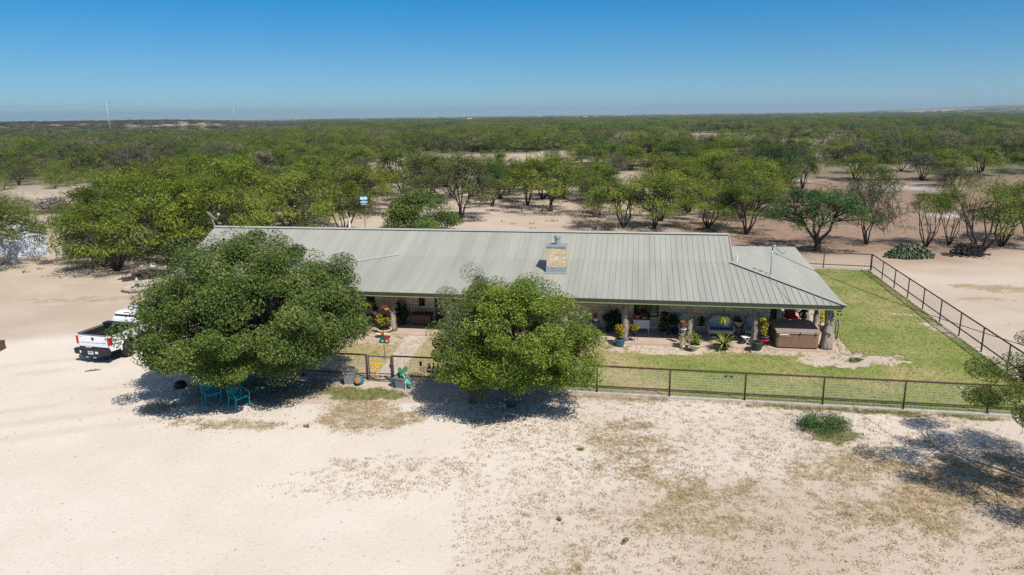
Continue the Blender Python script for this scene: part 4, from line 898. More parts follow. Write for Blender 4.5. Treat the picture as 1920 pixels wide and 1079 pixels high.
t = thing('fall_basket', 'tan basket of autumn flowers beside the pumpkin on the dresser', 'basket', hl(-9.42, 2.1, ZS + .79)); mb = MB(); mb.lathe([(.13, 0), (.18, .12), (.17, .13)], 14); mb.build('basket_body', M['basket'], t); bush(t, 'flowers', (0, 0, .16), (.26, .18, .11), 170, .08, LM['orangeflower'], 117)
mb = MB(); mb.tube([(-.16, 0, .12), (-.1, 0, .3), (.1, 0, .3), (.16, 0, .12)], .012, 5); mb.build('handle', M['basket'], t)
t = thing('tiered_plant', 'tall tiered dark green potted pine right of the dresser', 'potted plant', hl(-8.35, 1.85, ZS)); mb = MB(); mb.lathe(pot_round(.16, .22), 14); mb.build('pot', M['greypot'], t, True)
mb = MB(); mb.tube([(0, 0, .2), (0, 0, 1.3)], [.02, .01], 6); mb.build('stem', M['bark'], t)
g = rs(118); Vs = []; Fs = []; T = []; 
for k in range(7):
    z = .30 + k * .155; rr = .40 - .03 * k; n_ = 120; a = g.uniform(0, 6.283, n_); q = np.sqrt(g.uniform(0, 1, n_)) * rr
    C_ = np.stack([q * np.cos(a), q * np.sin(a), z + g.uniform(-.02, .03, n_) - .1 * q], -1); V_, F_ = leaf_quads(C_, .12, g, 1.4); Fs.append(F_ + sum(len(v) for v in Vs)); Vs.append(V_); T.append(g.uniform(0, 1, n_))
mesh_np('foliage', np.concatenate(Vs), np.concatenate(Fs), LM['houseplant'], t, tint=np.concatenate(T))
potted('blue_pot_shrub', 'dark shrub in a dark blue pot between the tiered pine and the wicker chair', hl(-7.78, 2.1, ZS), pot_round(.19, .3), pm('navy_glaze', (.012, .018, .06), .3, .2, 5), 'bush', 119, n=520, r=(.40, .36, .5), size=.13)
def wicker(name, label, loc, rz, w, group=None, cush=False):
    t = thing(name, label, 'wicker seat', loc, rz, group); h = w / 2
    mb = MB(); mb.box((0, 0, .38), (w - .06, .5, .07)); mb.build('seat', M['wicker'], t, bevel=.02)
    if cush: mb = MB(); mb.box((0, -.02, .44), (w - .16, .42, .06)); mb.build('cushion', M['wickerdark'], t, bevel=.025)
    n = 14; pts = []
    for k in range(n + 1):
        q = k / n; a = math.pi * (1 - q); pts.append((h * .93 * math.cos(a), .62 + .44 * math.sin(a) ** .7))
    poly = [(-h * .93, .36)] + pts + [(h * .93, .36)]
    mb = MB(); mb.prism(poly, .05, Matrix.Translation((0, .27, 0)) @ Matrix.Rotation(-.14, 4, 'X')); mb.build('backrest', M['wicker'], t)
    mb = MB(); mb.tube([(x, .27 + .14 * (z) - .02, z) for x, z in pts], .03, 6); mb.build('back_rim', M['wicker'], t, True)
    for s in (-1, 1):
        mb = MB(); mb.tube([(s * (h - .02), .27, .66), (s * h, .05, .64), (s * h, -.22, .60), (s * (h - .03), -.26, .50), (s * (h - .04), -.25, .38)], .032, 6); mb.prism([(-.25, .38), (.25, .38), (.25, .62), (-.22, .58)], .03, Matrix.Translation((s * (h - .03), 0, 0)) @ Matrix.Rotation(R(90), 4, 'Z')); mb.build('armrest', M['wicker'], t)
        for y in (-.22, .22): mb = MB(); mb.tube([(s * (h - .06), y, .36), (s * (h - .04), y, 0)], .024, 6); mb.build('leg', M['wicker'], t)
    mb = MB(); mb.box((0, -.235, .30), (w - .12, .02, .10)); mb.build('apron', M['wicker'], t)
    return t
wicker('wicker_chair', 'pale wicker armchair behind a cedar post, left of the loveseat', hl(-7.25, 2.0, ZS), PZ, .74)
wicker('wicker_loveseat', 'pale wicker two seat sofa with dark cushions on the porch', hl(-5.45, 1.85, ZS), PZ, 1.32, cush=True)
wicker('wicker_chair', 'pale wicker armchair right of the loveseat, near the hot tub', hl(-3.85, 2.0, ZS), PZ - .15, .74)
def side_table(label, loc, w, d, h, m):
    t = thing('side_table', label, 'table', loc, PZ); mb = MB(); mb.box((0, 0, h), (w, d, .03)); mb.build('top', m, t, bevel=.005)
    for x in (-1, 1):
        for y in (-1, 1): mb = MB(); mb.tube([(x * (w / 2 - .04), y * (d / 2 - .04), h - .01), (x * (w / 2 - .02), y * (d / 2 - .02), 0)], .014, 5); mb.build('leg', m, t)
    return t
side_table('small grey metal table between the wicker armchair and the loveseat', hl(-6.42, 2.1, ZS), .62, .42, .50, M['galv'])
potted('table_plant', 'dark plant in a black pot on the table left of the loveseat', hl(-6.42, 2.1, ZS + .52), pot_round(.13, .2), M['blackplastic'], 'bush', 120, n=200, r=(.24, .24, .2), size=.09)
side_table('small dark table right of the loveseat', hl(-4.55, 2.1, ZS), .46, .42, .52, M['darkwood'])
potted('table_bowl', 'cream tapered bowl planter on the table right of the loveseat', hl(-4.55, 2.05, ZS + .54), [(.13, 0), (.2, .2), (.25, .26), (.25, .29), (.22, .29)], M['cream'], 'bush', 121, n=180, r=(.26, .22, .2), size=.09, c=(-.1, .05, .38))
# post flower stand
t = thing('tall_plant_stand', 'white wrought metal plant stand left of the second cedar post', 'plant stand', hl(-7.45, .35, ZS), PZ); mb = MB(); mb.lathe([(.14, .80), (.14, .82)], 12); mb.build('top', M['whitemetal'], t)
for a in (.5, 2.6, 4.7): mb = MB(); mb.tube([(.12 * math.cos(a), .12 * math.sin(a), .8), (.05 * math.cos(a), .05 * math.sin(a), .45), (.18 * math.cos(a), .18 * math.sin(a), 0)], .012, 5); mb.build('leg', M['whitemetal'], t)
potted('orange_flower_pot', 'orange flowers in a pot on the tall white stand', hl(-7.45, .35, ZS + .82), pot_round(.11, .17), M['greypot'], 'bush', 122, n=220, r=(.20, .20, .20), size=.08, leaf='orangeflower')
potted('tall_urn', 'tall cream urn with dry brown leaves leaning at the foot of the post', hl(-7.5, -.02, .04), [(.13, 0), (.15, .05), (.12, .12), (.17, .36), (.20, .52), (.22, .54), (.19, .54)], M['cream'], 'strap', 123, n=22, ln=.5, wid=.025, leaf='dryleaf', rise=1.0, droop=.8)
potted('footed_planter', 'green and orange shrub in a cream footed urn on the lawn edge', hl(-6.93, -.42, .0), bowl(.31, .36), M['cream'], 'bush', 124, n=620, r=(.42, .38, .42), size=.09, leaf='limeleaf', c=(0, 0, .68))
potted('strap_leaf_clump', 'wide clump of yellow striped strap leaves in pots in front of the loveseat', hl(-5.5, -.02, .02), bowl(.30, .20), M['darkpot'], 'strap', 125, n=90, ln=1.0, wid=.035, leaf='strap', rise=1.1, droop=.75)
hanging('hanging_bromeliad', 'red and lime green bromeliad hanging from the eave before the loveseat', hl(-5.52, .45, 1.48), 'strap', 126, 'redgreen', M['terra'], .85, n=80, ln=.46, wid=.03, droop=1.25)
t = thing('stool', 'white folding stool left of the dark urn', 'stool', hl(-4.32, .72, ZS), PZ + .3); mb = MB(); mb.box((0, 0, .40), (.46, .34, .03)); mb.build('seat', M['white'], t, bevel=.006)
for y in (-.13, .13):
    for s in (-1, 1): mb = MB(); mb.tube([(s * .17, y, .39), (-s * .19, y, 0)], .014, 5); mb.build('leg', M['whitemetal'], t)
potted('dark_urn', 'dark ribbed pot with sparse leaves on a pale square base before a cedar post', hl(-3.95, -.12, .10), [(.20, 0), (.27, .12), (.25, .3), (.29, .38), (.29, .42), (.25, .42)], M['darkpot'], 'strap', 127, n=16, ln=.4, wid=.02, leaf='houseplant', rise=.7, droop=.5)
t = thing('paver', 'pale square paver under the dark ribbed pot', 'paver', hl(-3.95, -.12, .0), PZ); mb = MB(); mb.box((0, 0, .05), (.56, .56, .10)); mb.build('paver_slab', M['curb'], t, bevel=.01)
hanging('hanging_gold_plant', 'golden flowering plant hanging right of the post with the dark urn', hl(-3.62, .42, 1.48), 'bush', 128, 'yellowleaf', M['darkpot'], .85, n=200, r=(.22, .22, .17), size=.09)
t = thing('iron_stand', 'black iron plant stand between the post and the hot tub', 'plant stand', hl(-3.5, .50, ZS), PZ); mb = MB(); mb.lathe([(.24, .34), (.25, .36), (.24, .37)], 14); mb.build('top', M['redpaint'], t)
for a in (.5, 2.1, 3.6, 5.2): mb = MB(); mb.tube([(.22 * math.cos(a), .22 * math.sin(a), .35), (.24 * math.cos(a), .24 * math.sin(a), 0)], .013, 5); mb.build('leg', M['black'], t)
potted('croton_in_basin', 'tall croton in a blue grey basin on the iron stand', hl(-3.5, .50, ZS + .375), [(.16, 0), (.22, .14), (.24, .16), (.2, .16)], pm('basin_blue', (.06, .10, .16), .4, .2, 6), 'bush', 129, n=360, r=(.28, .26, .42), size=.11, leaf='croton', c=(-.02, 0, .52))
# hot tub
t = thing('hot_tub', 'brown wood panelled hot tub with tan folded cover on the porch corner', 'hot tub', hl(-1.95, 1.35, ZS), PZ)
mb = MB(); mb.box((0, 0, .40), (2.0, 2.1, .74)); mb.build('cabinet', M['tubside'], t, bevel=.10)
mb = MB()
for k in range(24): mb.box((-.86 + k * .075, -1.052, .40), (.064, .008, .66))
mb.build('panel_slats', M['tubside'], t)
mb = MB(); mb.box((0, 0, .80), (2.06, 2.16, .05)); mb.build('rim', M['tubrim'], t, bevel=.02)
for y, s in ((-.54, 1), (.54, -1)): mb = MB(); mb.box((0, y, .88), (2.1, 1.085, .09), 0, s * .03); mb.build('cover_half', M['tubcover'], t, bevel=.035)
mb = MB(); mb.box((-.66, -1.08, .69), (.46, .07, .16), 0, .5); mb.build('step_tray', M['galv'], t, bevel=.01)
for x in (.1, .82): mb = MB(); mb.box((x, -1.10, .80), (.04, .012, .16)); mb.build('strap', M['blackplastic'], t)
mb = MB(); mb.box((0, 0, .015), (1.9, 2.0, .03)); mb.build('plinth', M['black'], t)
# under the wing
t = thing('red_armchair', 'dark red padded armchair in the shade behind the hot tub', 'armchair', hl(-1.35, 4.9, ZS), PZ + .2)
mb = MB(); mb.box((0, 0, .38), (.62, .58, .14)); mb.build('seat', M['redcloth'], t, bevel=.04)
mb = MB(); mb.box((0, .30, .78), (.60, .12, .72), 0, -.16); mb.build('backrest', M['redcloth'], t, bevel=.05)
for s in (-1, 1):
    mb = MB(); mb.tube([(s * .35, .28, .64), (s * .35, -.28, .62), (s * .35, -.32, .5)], .03, 6); mb.build('armrest', M['darkwood'], t)
    for y in (-.28, .28): mb = MB(); mb.tube([(s * .34, y, .62), (s * .35, y * 1.1, 0)], .024, 6); mb.build('leg', M['darkwood'], t)
t = thing('paper_lantern', 'white and dark striped round lantern hanging behind the hot tub', 'lantern', hl(-1.3, 4.2, 1.50)); mb = MB(); mb.ball((0, 0, 0), .17, 14); mb.build('lantern_shade', M['whitepaper'], t, True)
for k in range(6): mb = MB(); a = k * 1.047; mb.tube([(.172 * math.sin(q) * math.cos(a), .172 * math.sin(q) * math.sin(a), .172 * math.cos(q)) for q in np.linspace(.1, 3.0, 9)], .014, 4); mb.build('dark_rib', M['darkwood'], t)
mb = MB(); mb.tube([(0, 0, .17), (0, 0, .95)], .006, 4); mb.build('cord', M['black'], t)
side_table('low dark table behind the hot tub by the wing posts', hl(-1.0, 3.6, ZS), .6, .5, .55, M['darkwood'])
potted('terracotta_plant', 'dark plant in a pale terracotta bowl on the table behind the hot tub', hl(-1.0, 3.6, ZS + .57), bowl(.2, .2), M['terra'], 'bush', 131, n=300, r=(.34, .32, .28), size=.11)
potted('yellow_shrub', 'bright yellow leaved plant in a pot outside the wing posts', hl(-.05, 3.9, .0), pot_round(.2, .3), M['darkpot'], 'bush', 132, n=330, r=(.26, .28, .5), size=.12, leaf='yellowleaf', c=(0, 0, .82))
t = thing('dark_cabinet', 'dark cabinet standing at the end wall beside the hot tub', 'cabinet', hl(-2.6, 4.2, ZS), PZ); mb = MB(); mb.box((0, 0, .55), (.5, .8, 1.1)); mb.build('body', M['darkwood'], t, bevel=.01)
for y in (-.2, .2): mb = MB(); mb.box((.256, y, .55), (.012, .36, .98)); mb.build('door', M['darkwood'], t)
t = thing('garden_hose', 'dark garden hose coiled on the corner cedar post', 'hose', hl(-.22, .42, 0)); g = random.Random(5); mb = MB()
for k in range(5): q = .02 * k; mb.tube([(.05 + .015 * math.cos(a) + q * .3, -.03 + .13 * math.sin(a * 1.0) * 1, 1.15 + (.42 + q) * math.cos(a)) for a in np.linspace(0, 6.28, 22)], .014, 5, False)
mb.tube([(.08, -.1, .8), (.12, -.2, .4), (.2, -.35, .05), (.45, -.6, .015), (.7, -.55, .015)], .014, 5); mb.build('hose_coil', M['hose'], t, True); mb = MB(); mb.box((.03, -.02, 1.5), (.06, .2, .12)); mb.build('hose_hanger', M['galv'], t)
t = thing('weed_clump', 'small green weed clump on the bare soil beside the corner post', 'weed', (16.2, 32.35, 0)); bush(t, 'foliage', (0, 0, .08), (.45, .3, .13), 340, .08, LM['fern'], 133); mb = MB(); mb.tube([(0, 0, -.02), (.02, 0, .12)], .01, 5); mb.build('stem', M['bark'], t)
# ------------------------------------------------------------------ pickup truck (local +y is forward)
T = thing('pickup_truck', 'white crew cab pickup truck with open black bed, half hidden by the big oak', 'pickup truck', (-20.45, 33.40, 0), R(-15.5))
def arch(y, z0, r, n=9): return [(y - r * math.cos(math.pi * k / n), z0 + r * math.sin(math.pi * k / n) * 1.05) for k in range(n + 1)]
MY = Matrix.Rotation(R(90), 4, 'Z')      # prism xz -> yz, extruded along x
body = MB()
side_bed = [(.14, .62), *arch(1.28, .58, .47), (2.12, .56), (2.12, 1.40), (.16, 1.40), (.12, 1.3)]
for s in (-1, 1): body.prism(side_bed, .09, Matrix.Translation((s * .955, 0, 0)) @ MY)
side_cab = [(2.16, .52), (4.2, .52), *arch(4.98, .56, .48), (5.86, .60), (5.92, .9), (5.88, 1.22), (4.55, 1.30), (2.16, 1.30)]
body.prism(side_cab, 1.96, MY)
# hood crown and greenhouse
def loft(rings):
    n = len(rings[0]); vs = [p for r in rings for p in r]
    body.add(vs, [(i * n + k, i * n + (k + 1) % n, (i + 1) * n + (k + 1) % n, (i + 1) * n + k) for i in range(len(rings) - 1) for k in range(n)] + [tuple(range(n - 1, -1, -1)), tuple(range((len(rings) - 1) * n, len(rings) * n))])
loft([[(-.93, 4.6, 1.29), (.93, 4.6, 1.29), (.9, 5.86, 1.2), (-.9, 5.86, 1.2)], [(-.80, 4.5, 1.37), (.80, 4.5, 1.37), (.72, 5.75, 1.29), (-.72, 5.75, 1.29)]])
def cr(z, w, y0, y1): b = .12; return [(-w + b, y0, z), (w - b, y0, z), (w, y0 + b, z), (w, y1 - b, z), (w - b, y1, z), (-w + b, y1, z), (-w, y1 - b, z), (-w, y0 + b, z)]
loft([cr(1.28, .96, 2.18, 4.72), cr(1.62, .88, 2.26, 4.35), cr(1.90, .79, 2.38, 3.98), cr(1.96, .66, 2.55, 3.80), cr(1.975, .5, 2.7, 3.65)])
# fender flares
for s in (-1, 1):
    for y in (1.28, 4.98): body.tube([(s * 1.0, a, z) for a, z in arch(y, .50, .50, 10)], .035, 6)
body.build('body', M['carwhite'], T, bevel=.02)
mb = MB(); mb.box((0, .155, 1.09), (1.72, .07, .60)); TG = mb.build('tailgate', M['carwhite'], T, bevel=.015)
mb = MB(); mb.box((0, .117, 1.00), (1.5, .006, .012)); mb.box((0, .118, 1.385), (1.66, .03, .02)); mb.build('panel_line', M['blackplastic'], TG)
mb = MB(); mb.prism([(-.05, 1.27), (.05, 1.27), (.06, 1.2), (.03, 1.12), (0, 1.09), (-.03, 1.12), (-.06, 1.2)], .014, Matrix.Translation((0, .115, 0))); mb.prism([(-.075, 1.25), (-.05, 1.27), (-.045, 1.22), (-.07, 1.18)], .012, Matrix.Translation((0, .115, 0))); mb.prism([(.075, 1.25), (.05, 1.27), (.045, 1.22), (.07, 1.18)], .012, Matrix.Translation((0, .115, 0))); mb.build('emblem', M['blackplastic'], TG)
mb = MB()
for x in (-.76, -.71, -.66): mb.box((x, .116, 1.28), (.035, .008, .03))
for x in (.60, .65, .70, .745): mb.box((x, .116, 1.04), (.036, .008, .026))
mb.build('badge', M['rim'], TG)
mb = MB(); mb.box((0, 1.14, .86), (1.8, 1.9, .05)); mb.box((0, 2.09, 1.12), (1.8, .06, .5))
for s in (-1, 1): mb.box((s * .885, 1.14, 1.12), (.05, 1.9, .52)); mb.box((s * .74, 1.28, .98), (.26, .85, .22)); mb.box((s * .955, 1.14, 1.408), (.10, 1.96, .014))
mb.box((0, .20, 1.12), (1.7, .02, .5))
for k in range(9): mb.box((-.6 + k * .15, 1.1, .89), (.05, 1.8, .02))
mb.build('bed_liner', M['blackplastic'], T)
mb = MB(); mb.box((0, 1.93, 1.30), (1.86, .36, .34)); mb.box((0, 1.93, 1.49), (1.94, .40, .05)); mb.build('tool_box', M['black'], T, bevel=.012)
mb = MB(); mb.lathe([(.22, -.12), (.36, -.11), (.38, 0), (.36, .11), (.22, .12)], 20, (.05, 1.0, 1.0)); mb.build('spare_tyre', M['tire'], T, True)
mb = MB(); mb.prism([(-1.02, .72), (-.98, .46), (-.62, .44), (-.5, .34), (.5, .34), (.62, .44), (.98, .46), (1.02, .72)], .20, Matrix.Translation((0, .02, 0))); mb.box((0, .05, .71), (1.9, .24, .03)); BU = mb.build('rear_bumper', M['blackplastic'], T)
mb = MB(); mb.box((-.02, -.085, .56), (.31, .012, .16)); mb.build('number_plate', M['plate'], BU)
mb = MB(); mb.box((-.02, -.093, .57), (.24, .006, .05)); mb.box((-.02, -.093, .62), (.18, .006, .02)); mb.build('plate_marks', pm('plate_green', (.10, .22, .16), .6, .1, 9), BU)
for x in (.34, -.62): mb = MB(); mb.box((x, -.085, .58), (.17 if x > 0 else .08, .014, .11)); mb.build('bumper_lamp', M['white'], BU)
for x in (-.25, .2): mb = MB(); mb.box((x, -.06, .33), (.13, .1, .06)); mb.build('tow_hook', M['galv'], BU)
for s in (-1, 1): mb = MB(); mb.box((s * .93, .155, 1.12), (.15, .09, .40)); mb.box((s * .985, .22, 1.12), (.05, .14, .36)); mb.build('tail_light', M['redlens'], T, bevel=.02)
mb = MB(); mb.box((0, 2.40, 1.915), (.34, .04, .05), 0, .4); BL = mb.build('brake_light', M['redlens'], T)
mb = MB(); mb.add([(-.74, 2.205, 1.36), (.74, 2.205, 1.36), (.68, 2.335, 1.83), (-.68, 2.335, 1.83), (-.74, 2.26, 1.36), (.74, 2.26, 1.36), (.68, 2.40, 1.83), (-.68, 2.40, 1.83)], [(0, 1, 2, 3), (0, 1, 5, 4), (1, 2, 6, 5), (2, 3, 7, 6), (3, 0, 4, 7)]); mb.build('rear_window', M['darkglass'], T)
mb = MB(); mb.add([(-.78, 4.63, 1.40), (.78, 4.63, 1.40), (.70, 4.08, 1.86), (-.70, 4.08, 1.86), (-.78, 4.55, 1.40), (.78, 4.55, 1.40), (.70, 4.0, 1.86), (-.70, 4.0, 1.86)], [(0, 1, 2, 3), (0, 1, 5, 4), (1, 2, 6, 5), (2, 3, 7, 6), (3, 0, 4, 7)]); mb.build('windshield', M['darkglass'], T)
for s in (-1, 1):
    for y0, y1 in ((2.42, 3.30), (3.42, 4.30)):
        mb = MB(); f = lambda y, z: (s * (.972 - (z - 1.28) * .245), y, z)
        t1 = y1 if y1 < 4 else y1 - .30
        mb.add([f(y0, 1.35), f(y1, 1.35), f(t1 - .02, 1.80), f(y0 + .05, 1.80)], [(0, 1, 2, 3)]); mb.build('side_window', M['darkglass'], T)
        mb = MB(); mb.box((s * .992, y0 + .12, 1.18), (.03, .16, .035)); mb.build('door_handle', M['rim'], T)
    mb = MB(); mb.box((s * 1.12, 4.20, 1.42), (.20, .09, .26)); mb.box((s * 1.0, 4.2, 1.34), (.14, .06, .05)); mb.build('mirror', M['blackplastic'], T, bevel=.02)
    mb = MB(); mb.box((s * .80, 5.88, 1.02), (.30, .10, .22)); mb.build('headlight', M['whitemetal'], T, bevel=.02)
    for y in (1.28, 4.98):
        mb = MB(); Mx = Matrix.Rotation(R(90), 3, 'Y'); mb.lathe([(.24, -.13), (.36, -.135), (.40, -.10), (.40, .10), (.36, .135), (.24, .13)], 24, (s * .86, y, .40), Mx); WH = mb.build('wheel', M['tire'], T, True)
        mb = MB(); mb.lathe([(.24, .10 * s), (.22, .07 * s), (.08, .06 * s), (.07, .10 * s), (.02, .11 * s)], 16, (s * .86, y, .40), Mx); mb.build('rim', M['rim'], WH)
mb = MB(); mb.box((0, 5.93, .95), (1.2, .06, .36)); mb.build('grille', M['black'], T); mb = MB(); mb.box((0, 5.95, .62), (1.94, .16, .24)); mb.build('front_bumper', M['rim'], T, bevel=.03)
mb = MB(); mb.box((0, 3, .50), (1.3, 5.0, .16)); mb.tube([(-.86, 1.28, .4), (.86, 1.28, .4)], .07, 8); mb.ball((0, 1.28, .4), .17, 8); mb.tube([(-.86, 4.98, .4), (.86, 4.98, .4)], .06, 8); mb.build('chassis', M['black'], T)
t = thing('fallen_stick', 'short dark broken stick on the caliche behind the truck', 'stick', (-19.85, 32.25, .03), .3); mb = MB(); mb.tube([(-.35, 0, 0), (-.1, .03, .02), (.1, 0, .02), (.33, .06, 0)], [.02, .035, .03, .015], 5); mb.tube([(.02, 0, .02), (.14, .12, .06)], [.025, .01], 5); mb.build('stick_body', M['deadwood'], t)

# ------------------------------------------------------------------ teal metal rocking chairs
def rocker(label, loc, rz):
    t = thing('rocking_chair', label, 'rocking chair', loc, rz, 'teal metal rocking chairs under the oak')
    m = M['teal']; w = .29
    mb = MB()
    for k in range(7): mb.box((0, -.22 + k * .073, .42 + .004 * abs(k - 3)), (.54, .055, .018))
    mb.build('seat', m, t)
    mb = MB(); pts = [(-w, .42), (-w, .78), (-.20, .93), (0, .98), (.20, .93), (w, .78), (w, .42)]
    tilt = lambda x, z: (x, .25 + (z - .42) * .24, z)
    mb.tube([tilt(*p) for p in pts], .020, 6); mb.tube([tilt(-w, .50), tilt(w, .50)], .016, 6)
    for k in range(7):                                           # cast scroll work: fanned bars and rings
        a = -.9 + k * .3; mb.tube([tilt(0.04 * (k - 3), .50), tilt(.16 * math.sin(a) + .02 * (k - 3), .68), tilt(.27 * math.sin(a), .72 + .21 * math.cos(a))], .012, 5)
    for x, z, r in ((0, .72, .09), (-.15, .64, .055), (.15, .64, .055), (0, .86, .05)): mb.tube([tilt(x + r * math.cos(q), z + r * math.sin(q)) for q in np.linspace(0, 6.283, 13)], .010, 5, False)
    mb.build('backrest', m, t)
    for s in (-1, 1):
        mb = MB(); mb.tube([(s * w, .31, .70), (s * .31, .10, .70), (s * .32, -.16, .67), (s * .32, -.30, .58), (s * .31, -.31, .45), (s * .31, -.26, .30), (s * .31, -.27, .06)], .021, 6); mb.build('armrest', m, t)
        mb = MB(); mb.tube([(s * w, .25, .43), (s * .30, .30, .06)], .020, 6); mb.build('leg', m, t)
        mb = MB(); mb.tube([(s * .31, y, .022 + .10 * (y * 1.35) ** 2) for y in np.linspace(-.42, .55, 10)], .018, 6); mb.build('rocker', m, t)
    mb = MB(); mb.tube([(-.3, -.24, .40), (.3, -.24, .40)], .016, 6); mb.tube([(-.3, .24, .40), (.3, .24, .40)], .016, 6); mb.build('seat_frame', m, t)
    return t
rocker('teal metal rocking chair under the oak, left one closer to the trunk', (-12.62, 28.25, .0), R(38))
rocker('teal metal rocking chair at the edge of the oak shade, right one nearer the camera', (-11.28, 27.75, .0), R(52))
t = thing('scrap_heap', 'dark round barbecue kettle standing in the oak shade left of the teal chairs', 'barbecue', (-14.15, 28.85, 0), .3); t.scale = (.8, .8, .72)
mb = MB(); mb.lathe([(.05, .50), (.26, .58), (.34, .72), (.34, .76)], 16); mb.build('bowl', M['black'], t, True); t.name = 'barbecue'
mb = MB(); mb.lathe([(.345, .765), (.30, .92), (.16, 1.02), (.03, 1.04)], 16); LD = mb.build('lid', M['black'], t, True); mb = MB(); mb.tube([(-.07, 0, 1.04), (-.07, 0, 1.09), (.07, 0, 1.09), (.07, 0, 1.04)], .012, 5); mb.build('handle', M['galv'], LD)
for a in (.4, 2.5, 4.6): mb = MB(); mb.tube([(.16 * math.cos(a), .16 * math.sin(a), .6), (.32 * math.cos(a), .32 * math.sin(a), 0)], .018, 6); mb.build('leg', M['galv'], t)
# brown wooden box at the far left
t = thing('wooden_crate', 'brown wooden box standing alone at the left edge of the lot', 'crate', (-26.75, 35.6, 0), .1)
mb = MB(); mb.box((0, 0, .22), (.60, .6, .44)); mb.build('body', M['brownbox'], t, bevel=.01); mb = MB()
for z in (.08, .22, .36): mb.box((0, -.305, z), (.62, .02, .11)); mb.box((.305, 0, z), (.02, .62, .11))
mb.build('slats', M['brownbox'], t); mb = MB(); mb.box((0, 0, .455), (.66, .66, .03)); mb.build('lid', M['brownbox'], t)
# fountain
t = thing('stone_fountain', 'tiered grey stone bird bath lying low on the earth behind the oak', 'bird bath', (-26.1, 48.9, 0))
mb = MB(); mb.lathe([(.85, 0), (1.0, .10), (1.05, .22), (.92, .24), (.85, .16)], 24); mb.build('basin', M['rock'], t); mb = MB(); mb.lathe([(.30, .16), (.22, .3), (.12, .42), (.18, .5), (.40, .56), (.38, .6), (.1, .58)], 18); mb.build('pedestal', M['rock'], t); mb = MB(); mb.lathe([(.08, .58), (.12, .68), (.05, .86), (.02, .9)], 12); mb.build('finial', M['rock'], t)
# shed
t = thing('metal_shed', 'pale blue white metal garden shed with low gable roof and flaking paint', 'shed', (-42.2, 61.9, 0), R(41))
sh = MB(); W2, D2, HS = 1.55, 1.7, 1.95
sh.add([(-W2, 0, 0), (W2, 0, 0), (W2, 0, HS), (0, 0, HS + .55), (-W2, 0, HS), (-W2, 2 * D2, 0), (W2, 2 * D2, 0), (W2, 2 * D2, HS), (0, 2 * D2, HS + .55), (-W2, 2 * D2, HS)], [(0, 1, 2, 3, 4), (9, 8, 7, 6, 5), (0, 4, 9, 5), (1, 6, 7, 2)])
for k in range(14): sh.box((W2 + .012, .12 + k * .25, HS / 2), (.03, .05, HS)); sh.box((-W2 - .012, .12 + k * .25, HS / 2), (.03, .05, HS))
for k in range(5): sh.box((-W2 + .06 + k * .08, -.012, HS / 2), (.03, .03, HS)); sh.box((W2 - .06 - k * .08, -.012, HS / 2), (.03, .03, HS))
sh.build('wall', M['shedwall'], t)
mb = MB()
for s in (-1, 1): mb.add([(0, -.15, HS + .60), (s * (W2 + .15), -.15, HS + .02), (s * (W2 + .15), 2 * D2 + .15, HS + .02), (0, 2 * D2 + .15, HS + .60), (0, -.15, HS + .55), (s * (W2 + .15), -.15, HS - .03), (s * (W2 + .15), 2 * D2 + .15, HS - .03), (0, 2 * D2 + .15, HS + .55)], [(0, 1, 2, 3), (4, 5, 6, 7), (0, 1, 5, 4), (1, 2, 6, 5), (2, 3, 7, 6)])
mb.build('roof', M['shedroof'], t)
for s in (-1, 1): mb = MB(); mb.box((s * .52, -.03, .90), (1.0, .04, 1.75)); d_ = mb.build('door', M['shedwall'], t); mb = MB(); mb.box((s * .1, -.06, 1.0), (.04, .03, .16)); mb.build('handle', M['black'], d_)
mb = MB(); mb.box((0, -.05, 1.80), (2.2, .03, .06)); mb.build('door_track', M['galv'], t)
# clutter near the shed
t = thing('ladder_frame', 'yellow wooden trestle leaning in the brush left of the shed', 'trestle', (-42.6, 57.2, 0), .6)
for x in (-.5, .5):
    for s in (-1, 1): mb = MB(); mb.tube([(x, 0, 1.5), (x, s * .55, 0)], .05, 4); mb.build('leg', M['basket'], t)
mb = MB(); mb.box((0, 0, 1.5), (1.5, .14, .1)); mb.build('beam', M['basket'], t)
t = thing('grey_drum', 'grey metal drum standing in front of the shed corner', 'drum', (-41.2, 58.6, 0)); mb = MB(); mb.lathe([(.29, 0), (.3, .02), (.29, .3), (.305, .31), (.29, .33), (.29, .6), (.305, .61), (.29, .63), (.29, .88), (.3, .9), (.27, .88)], 16); mb.build('drum_body', M['galv'], t, True); mb = MB(); mb.lathe([(.27, .87), (.05, .885)], 14); mb.build('lid', M['greypot'], t)
t = thing('gas_bottle', 'white gas bottle standing right of the shed', 'gas bottle', (-39.6, 62.6, 0)); mb = MB(); mb.lathe([(.2, 0), (.24, .06), (.24, .75), (.2, .92), (.08, .98)], 14); mb.build('bottle_body', M['white'], t, True); mb = MB(); mb.lathe([(.11, .97), (.11, 1.1), (.10, 1.1)], 10); mb.build('collar', M['galv'], t)
t = thing('panel_fence', 'short dark wire pen panel behind the right corner of the shed', 'fence panel', (-39.8, 64.2, 0), R(4))
mb = MB()
for z in (.3, .75, 1.2): mb.tube([(0, 0, z), (3.6, 0, z)], .03, 6)
mb.build('rail', M['rust'], t)
for x in (0, 1.8, 3.6): mb = MB(); mb.tube([(x, 0, 0), (x, 0, 1.3)], .04, 6); mb.build('post', M['rust'], t)
